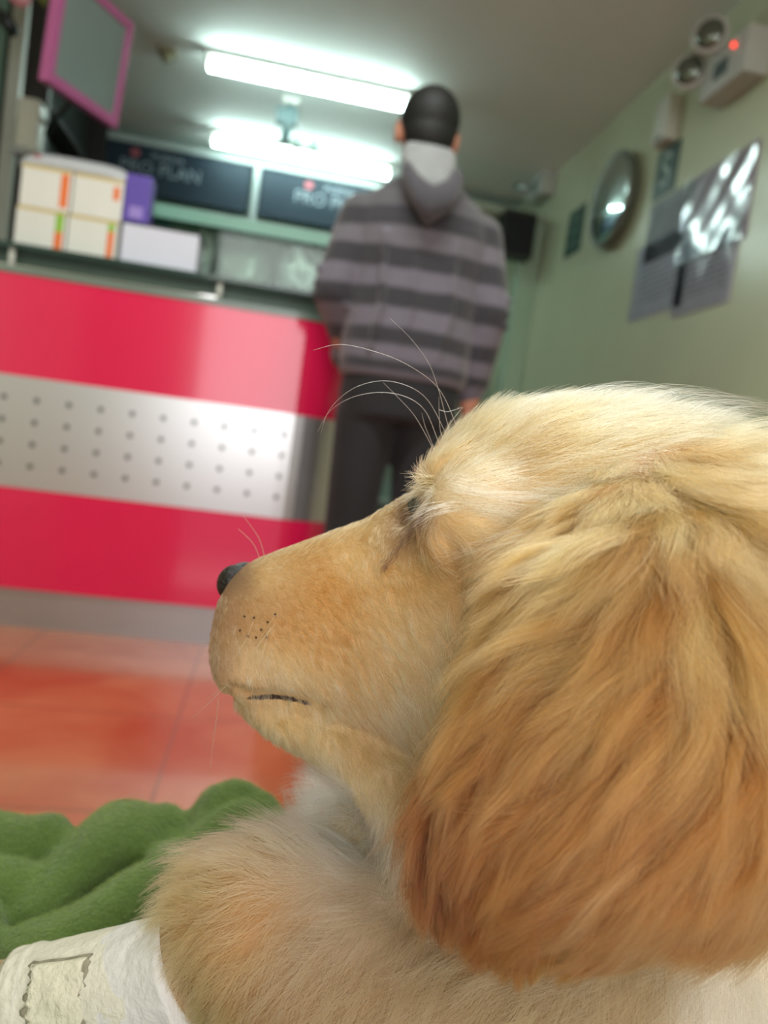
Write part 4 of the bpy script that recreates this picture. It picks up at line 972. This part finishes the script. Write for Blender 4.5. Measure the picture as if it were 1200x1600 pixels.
# ---- fur
def tint(x, y, table, s, rng, var, clump_id=None, nclump=0):
    T = [(k[0], k[1]) + tuple(lin(k[7:10])) for k in table]; c = smoothfield(x, y, T, s, 2)
    v = rng.normal(0, var, len(x))
    if clump_id is not None: v = v + rng.normal(0, var * 1.3, nclump)[clump_id]
    f = np.exp(v)[:, None]
    return c * np.concatenate([f ** .8, f, f ** 1.25], 1)
def coat(name, me, N, dens, table, rng, K, nclump, cl_str, wave, wfreq, lscale=1.0, s=38, var=.13, rad=5.2e-5, droop=.0, keep=None, jit=.16, label=None):
    p, nm = sample(me, N, dens, rng)
    if keep is not None:
        k = keep(p); p, nm = p[k], nm[k]
    N = len(p); x, y, d = proj(p)
    T = [(k[0], k[1], k[2], k[3], k[4], k[5], k[6]) for k in table]
    f = smoothfield(x, y, T, s, 2)
    L = f[:, 3] * .001 * lscale * rng.uniform(.6, 1.15, N)
    guide = rng.choice(N, min(nclump, N // 3), replace=False); gi = nearest(p, p[guide])
    ph = rng.uniform(0, 6.28, (len(guide), 2))
    gj = rng.normal(0, jit * 1.3, (len(guide), 2))
    j = rng.normal(0, jit, (N, 2))
    nl = np.hypot(f[:, 0], f[:, 1])[:, None]; fd = f[:, :2] / np.maximum(nl, .2)
    lift = np.clip(f[:, 4] + rng.normal(0, .10, N), .05, 1.4)
    h = grow(p, nm, fd[:, 0] + j[:, 0] + gj[gi, 0], fd[:, 1] + j[:, 1] + gj[gi, 1], f[:, 2], L, lift, K, wave, wfreq, ph[gi], droop)
    # bundle hairs into locks
    G = h[guide][gi]; tt = np.linspace(0, 1, K) ** 1.1
    Lg = L[guide][gi]; sc = (L / Lg)
    off = G - G[:, :1]; target = p[guide][gi][:, None] + off * sc[:, None, None]
    cs = (cl_str * rng.uniform(.3, 1.15, N))[:, None, None] * tt[None, :, None]
    h = h * (1 - cs) + target * cs
    col = tint(x, y, table, s, rng, var, gi, len(guide))
    colp = np.repeat(col[:, None, :], K, 1)
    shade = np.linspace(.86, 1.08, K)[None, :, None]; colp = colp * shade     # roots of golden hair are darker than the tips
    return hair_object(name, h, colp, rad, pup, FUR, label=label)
rng = np.random.default_rng(7)
def vis(c, n, off=.10):
    x, y, d = proj(c); ins = (x > -60) & (x < 1290) & (y > 480) & (y < 1700)
    f = -(n @ FWD); return np.where(ins, np.where(f > -.35, 1.0, .18), off)
def d_head(c, n):
    x, y, d = proj(c); up = (y < 1330) & (x < 1320) & (c[:, 2] > .48)
    short = np.where((x < 640), 2.0, 1.0)
    noseskip = (np.hypot(x - 358, y - 908) < 22) | (seg_dist(x, y, [(385, 1088), (430, 1088), (465, 1092), (500, 1104)]) < 1.2)
    return vis(c, n) * up * short * (~noseskip)
def d_body(c, n):
    x, y, d = proj(c)
    band = (x > 28) & (x < 262) & (y > 1440)
    return vis(c, n, .06) * ((c[:, 2] <= .505) | (x > 1200)) * (~band)
notear = lambda p: eardist(p) > .0035
SC = 1.0
coat('head_fur', body_me, int(150000 * SC), d_head, tab_head, rng, 6, 9000, .55, .16, 4.0, keep=notear, s=26, rad=6e-5, var=.19)
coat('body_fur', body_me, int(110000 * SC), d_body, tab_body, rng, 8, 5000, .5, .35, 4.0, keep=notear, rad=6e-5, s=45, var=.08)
def d_ear(c, n):
    x, y, d = proj(c); f = -(n @ FWD)
    return np.where((x < 1290) & (f > -.3), 1.0, .12)
coat('ear_fur', ear_me, int(130000 * SC), d_ear, tab_ear, rng, 14, 1000, .80, .30, 4.6, lscale=1.55, rad=6e-5, s=34, var=.21, jit=.06)
coat('ear_fur', ear_me, int(40000 * SC), d_ear, tab_ear, rng, 12, 500, .9, .45, 4.0, lscale=1.25, rad=7e-5, s=36, var=.34, jit=.12)
bpy.data.meshes.remove(ear_me)

# ---- nose, eye
nosem = mat('black_nose_leather', (26, 20, 20), .32, noise=.15, nscale=60, bump=.8, bscale=500)
bm = bmesh.new()
c = P(375, 908, dep(365)); ax1 = -RIGHT * .50 - UP * .86; ax1 = ax1 - NV * (ax1 @ NV); ax1 /= np.linalg.norm(ax1); ax2 = np.cross(ax1, NV)
Rn = Matrix((tuple(ax2), tuple(NV), tuple(ax1))).transposed()
ellipsoid(bm, c, .0062, .0118, .0088, Rn)
for s in (1, -1): ellipsoid(bm, c + NV * .0062 * s, .0066, .0064, .0078, Rn)
me = remesh(bm, .0007, 3)
obj('nose', me, nosem, pup, True)
# ---- lashes, whiskers, stray hairs (smooth curves through listed points)
def strands(name, lines, rad, col, K=24, lab=None, rnd=None):
    allp = []
    for ln in lines:
        q = np.array([P(*v) for v in ln]); m_ = len(q); tt = np.linspace(0, m_ - 1, K); out = []
        for t_ in tt:
            i = min(int(t_), m_ - 2); u = t_ - i
            p0, p1, p2, p3 = q[max(i - 1, 0)], q[i], q[i + 1], q[min(i + 2, m_ - 1)]
            out.append(.5 * ((2 * p1) + (p2 - p0) * u + (2 * p0 - 5 * p1 + 4 * p2 - p3) * u * u + (3 * p1 - p0 - 3 * p2 + p3) * u ** 3))
        allp.append(out)
    return hair_object(name, np.array(allp), np.repeat(lin(col)[None], len(lines), 0), rad, pup, FUR, tip=.3, label=lab)
dz = dep(690) - .012
bw = [[(716, 672, dz), (686, 608, dz), (637, 570, dz - .004), (585, 549, dz - .008), (532, 538, dz - .01), (490, 547, dz - .012)],
      [(704, 680, dz), (685, 608, dz), (669, 566, dz), (641, 528, dz + .002), (609, 497, dz + .004)],
      [(694, 672, dz), (669, 626, dz - .002), (637, 603, dz - .004), (595, 595, dz - .006), (550, 608, dz - .008), (515, 640, dz - .010), (501, 678, dz - .012)],
      [(683, 685, dz), (665, 643, dz), (637, 621, dz), (595, 613, dz), (550, 621, dz), (515, 643, dz), (496, 675, dz)],
      [(673, 694, dz), (648, 650, dz), (620, 619, dz), (599, 598, dz)],
      [(688, 672, dz), (686, 640, dz), (686, 620, dz)], [(674, 690, dz), (664, 665, dz), (659, 645, dz)], [(700, 668, dz), (720, 640, dz), (724, 637, dz)],
      [(686, 640, dz), (700, 643, dz), (722, 636, dz)]]
bw = [([(l_[0][0] + 6, l_[0][1] + 16, l_[0][2])] if l_[0][0] < 719 and l_[0][1] > 650 else []) + l_ for l_ in bw]
strands('brow_whiskers', bw, 1.0e-4, (236, 226, 214))
dm = lambda x: float(dep(x)) - .0335
mw = [[(430, 961, dm(430)), (411, 991, dm(411)), (396, 1008, dm(396) - .001)], [(396, 970, dm(396)), (384, 1000, dm(384) - .002), (365, 1030, dm(365) - .004)],
      [(424, 981, dm(424)), (405, 1005, dm(400) - .003), (372, 1043, dm(372) - .005)], [(420, 985, dm(420)), (408, 1030, dm(408) - .003), (396, 1066, dm(396) - .004), (392, 1110, dm(392) - .004)],
      [(362, 1062, dm(362) + .006), (334, 1091, dm(340)), (300, 1122, dm(340) - .004)], [(355, 1066, dm(362) + .008), (338, 1082, dm(340)), (322, 1092, dm(340))],
      [(342, 1090, .318), (336, 1141, .314), (331, 1175, .312), (329, 1200, .310)],
      [(408, 880, .325), (396, 850, .325), (372, 826, .325)], [(414, 872, .325), (404, 840, .325), (380, 806, .325)],
      [(430, 975, dm(430)), (410, 1000, dm(410) - .002), (398, 1018, dm(398) - .003)]]
strands('muzzle_whiskers', mw, 1.35e-4, (240, 200, 140))
bv = BVHTree.FromPolygons([v.co for v in body_me.vertices], [tuple(q.vertices) for q in body_me.polygons])
off = Vector((0, 0, 0)); dots = bmesh.new()
lp = []
for x_, y_ in ((384, 1089), (400, 1089), (420, 1088), (440, 1089), (460, 1092), (480, 1097), (498, 1104)):
    r_ = Vector(ray(x_, y_)).normalized(); hit = bv.ray_cast(Vector(CAM), r_)
    if hit[0] is not None: lp.append(hit[0] + r_ * .0011)
r_ = Vector(ray(652, 800)).normalized(); hit = bv.ray_cast(Vector(CAM), r_)[0]
be = bmesh.new(); ellipsoid(be, hit + r_ * .0066 + Vector(tuple(RIGHT)) * .001, .0064, .0064, .0064, sub=4)
obj('eye', be, mat('dark_brown_eye', (22, 12, 8), .08, noise=.2, coat=1.0), pup, True)
bm = bmesh.new(); tube(bm, lp, [.0007] + [.0014] * (len(lp) - 2) + [.0005], 10)
obj('lip', bm, mat('dark_brown_lip', (48, 26, 18), .6, noise=.1), pup, True)
for dx_, dy_ in ((382, 963), (397, 965), (418, 972), (430, 960), (387, 994), (400, 996), (417, 996), (408, 984), (375, 985)):
    r_ = Vector(ray(dx_, dy_)).normalized(); hit = bv.ray_cast(Vector(CAM) - off, r_)
    if hit[0] is not None: ellipsoid(dots, hit[0] + off - r_ * .0016, .00045, .00045, .00045, sub=2)
obj('whisker_follicles', dots, mat('dark_follicles', (52, 34, 24), .6, noise=.1), pup, True)
rl = random.Random(4); ls = []
hitp = lambda x, y: (lambda h: (h[0] + off) if h[0] is not None else None)(bv.ray_cast(Vector(CAM) - off, Vector(ray(x, y)).normalized()))
def surf_depth(x, y, default=.27):
    h_ = hitp(x, y); return default if h_ is None else float(proj(np.array(h_))[2])
for k in range(190):           # lash line of the lower lid and the dark guard hairs below it
    u = rl.random(); x = 662 - 62 * u + rl.uniform(-3, 3); y = 800 + 82 * u ** 1.2 + rl.uniform(-9, 9) + (10 * math.sin(u * 3))
    d = surf_depth(x, y) - .0032; L_ = rl.uniform(8, 16); an = 2.2 + rl.uniform(-.3, .3)
    ls.append([(x, y, d + .0008), (x + math.cos(an) * L_ * .5, y + math.sin(an) * L_ * .4, d - .0004), (x + math.cos(an) * L_, y + math.sin(an) * L_ * .9, d - .0005)])
strands('lashes', ls, 7e-5, (60, 38, 26), K=5)
lu = []
for k in range(130):           # fringe of the upper lid standing out past the brow
    x0 = rl.uniform(655, 684); y0 = rl.uniform(742, 772); d = min(surf_depth(x0, y0), .30) - .002; a_ = math.radians(rl.uniform(160, 225)); L_ = rl.uniform(14, 34)
    lu.append([(x0, y0, d), (x0 + math.cos(a_) * L_ * .5, y0 - math.sin(a_) * L_ * .5 - 2, d + .001), (x0 + math.cos(a_) * L_, y0 - math.sin(a_) * L_, d + .001)])
strands('lid_fringe', lu, 5.5e-5, (196, 144, 82), K=6)
lt = []
for k in range(30):              # pale eyebrow tuft sweeping back over the eye
    y0 = rl.uniform(742, 770); x0 = rl.uniform(690, 720); d = min(surf_depth(x0, y0), surf_depth(x0 + 60, y0 + 15)) - .004
    lt.append([(x0, y0 - 4, d), (x0 + 50, y0 + 8 + rl.uniform(-4, 4), d - .004), (x0 + 105, 775 + rl.uniform(-9, 9), d - .007), (x0 + 160 + rl.uniform(-20, 20), 776 + rl.uniform(-12, 8), d - .012)])
for k in range(34):
    y0 = rl.uniform(782, 800); x0 = rl.uniform(690, 730); d = surf_depth(x0, y0) - .004
    lt.append([(x0, y0, d), (x0 - 26, y0 + rl.uniform(2, 8), d - .002), (x0 - 66 + rl.uniform(-8, 10), y0 + rl.uniform(12, 34), d - .002)])
for k in range(40):
    x0 = rl.uniform(790, 850); y0 = rl.uniform(820, 850); d = min(surf_depth(x0 - 50, y0 + 20), surf_depth(x0, y0)) - .004
    lt.append([(x0, y0, d), (x0 - 50, y0 + rl.uniform(10, 22), d - .003), (x0 - 110 + rl.uniform(-20, 40), y0 + rl.uniform(22, 58), d - .002)])
strands('pale_brow_tuft', lt, 5e-5, (246, 226, 188), K=12, lab='pale cream tuft above the eye')
d = .196
strands('stray_hair', [[(1008, 930, .206), (1000, 1020, .202), (1001, 1100, .20), (986, 1168, .199), (962, 1210, .198), (944, 1290, .198), (930, 1350, .199), (925, 1440, .202)]], 9e-5, (250, 226, 180), K=40)
cr_ = []
for k in range(260):             # long fine hairs standing off the crown
    x0 = rl.uniform(800, 1130); y0 = np.interp(x0, [800, 900, 1000, 1130], [640, 624, 632, 668]); d = dep(x0) + rl.uniform(-.03, .01)
    a_ = rl.uniform(.5, 1)
    cr_.append([(x0, y0 + 6, d), (x0 + 40 * a_, y0 - 22 * a_, d), (x0 + 100 * a_, y0 - 26 * a_ + rl.uniform(-6, 6), d), (x0 + 170 * a_, y0 - 10 * a_ + rl.uniform(-10, 10), d)])
strands('crown_hairs', cr_, 4.5e-5, (244, 226, 188), K=12)

# ---- bandage on the near foreleg
def leg_at(u):   # centre line of the bandaged forearm, u in px x
    return P(u, np.interp(u, [-200, 0, 130, 255, 330], [1600, 1570, 1548, 1532, 1500]), np.interp(u, [-200, 0, 130, 255, 330], [.312, .304, .298, .292, .287]))
def wrap(x0, x1, r0, r1, seed, tilt=0.0, n=56, m_=18):
    rings = []; bm = bmesh.new(); rg = np.random.default_rng(seed); ph_ = rg.uniform(0, 6, 4)
    ax = leg_at(x1) - leg_at(x0); ax /= np.linalg.norm(ax); b1_ = np.cross(ax, [0, 0, 1]); b1_ /= np.linalg.norm(b1_); b2_ = np.cross(b1_, ax)
    for i in range(m_ + 1):
        u = i / m_; r = r0 + (r1 - r0) * u; c = leg_at(x0 + (x1 - x0) * u); ring = []
        for k in range(n):
            a = 2 * math.pi * k / n
            w_ = .00028 * math.sin(3 * a + 9 * u + ph_[0]) + .0002 * math.sin(9 * a - 14 * u + ph_[1]) + .0002 * abs(math.sin(5 * a + 22 * u + ph_[2]))
            sh_ = tilt * math.cos(a + 1.0) + .0006 * math.sin(4 * a + ph_[3])
            ring.append(bm.verts.new(c + ax * sh_ + (b1_ * math.cos(a) + b2_ * math.sin(a)) * (r + w_)))
        rings.append(ring)
    th = .0006; inner = []
    for ring, flip in ((rings[-1], 0), ): pass
    skin(bm, rings, True); return bm
tape = mat('white_gauze_tape', (206, 202, 186), .75, noise=.05, nscale=40, bump=.8, bscale=240)
bd_ = obj('bandage', wrap(36, 296, .0182, .0224, 2, .0012), tape, pup, True); bd_['label'] = 'white tape bandage round the foreleg'
w2 = obj('tape_turn', wrap(150, 304, .0193, .0236, 5, .0022), mat('white_cloth_tape', (206, 204, 200), .7, noise=.05, nscale=50, bump=.7, bscale=200), bd_, True)
w3 = obj('tape_turn', wrap(40, 72, .0190, .0194, 8, .001, m_=8), tape, bd_, True)
# worn square of tape with grey edges, on top of the wrap
def patch(x0, x1, a0, a1, r, seed, nu=14, nv=16, rag=.10):
    bm = bmesh.new(); rg = random.Random(seed)
    ax = leg_at(240) - leg_at(40); ax /= np.linalg.norm(ax); b1_ = np.cross(ax, [0, 0, 1]); b1_ /= np.linalg.norm(b1_); b2_ = np.cross(b1_, ax)
    sgn = -1 if (b1_ @ FWD) > 0 else 1
    top = []; bot = []
    e0 = [rg.uniform(-rag, rag) for _ in range(nv + 1)]; e1 = [rg.uniform(-rag, rag) for _ in range(nv + 1)]
    for j in range(nv + 1):
        v = j / nv; rt = []; rb = []
        for i in range(nu + 1):
            u = i / nu; uu = u + (1 - u) * e0[j] * .5 + u * e1[j] * .5
            a = math.radians(a0 + (a1 - a0) * v); c = leg_at(x0 + (x1 - x0) * uu)
            dirv = b1_ * sgn * math.cos(a) + b2_ * math.sin(a)
            lift_ = .0003 * math.sin(9 * u + 6 * v) + (.0012 if (i in (0,) and v > .75) else 0)
            rt.append(bm.verts.new(c + dirv * (r + .0005 + lift_))); rb.append(bm.verts.new(c + dirv * (r - .0004)))
        top.append(rt); bot.append(rb)
    for j in range(nv):
        for i in range(nu):
            bm.faces.new((top[j][i], top[j][i + 1], top[j + 1][i + 1], top[j + 1][i])); bm.faces.new((bot[j][i], bot[j + 1][i], bot[j + 1][i + 1], bot[j][i + 1]))
    for j in range(nv):
        bm.faces.new((top[j][0], top[j + 1][0], bot[j + 1][0], bot[j][0])); bm.faces.new((top[j][nu], bot[j][nu], bot[j + 1][nu], top[j + 1][nu]))
    for i in range(nu):
        bm.faces.new((top[0][i], bot[0][i], bot[0][i + 1], top[0][i + 1])); bm.faces.new((top[nv][i], top[nv][i + 1], bot[nv][i + 1], bot[nv][i]))
    return bm
o_ = obj('tape_patch_underside', patch(94, 180, -4, 64, .0204, 3, rag=.16), mat('grimy_adhesive_edge', (142, 136, 116), .8, noise=.3, nscale=300), bd_, True)
o_ = obj('tape_patch', patch(99, 176, 0, 60, .0209, 9, rag=.12), mat('yellowed_tape', (206, 202, 180), .8, noise=.12, nscale=160, bump=.9, bscale=300), bd_, True); o_['label'] = 'yellowed square of tape with dirty edges'
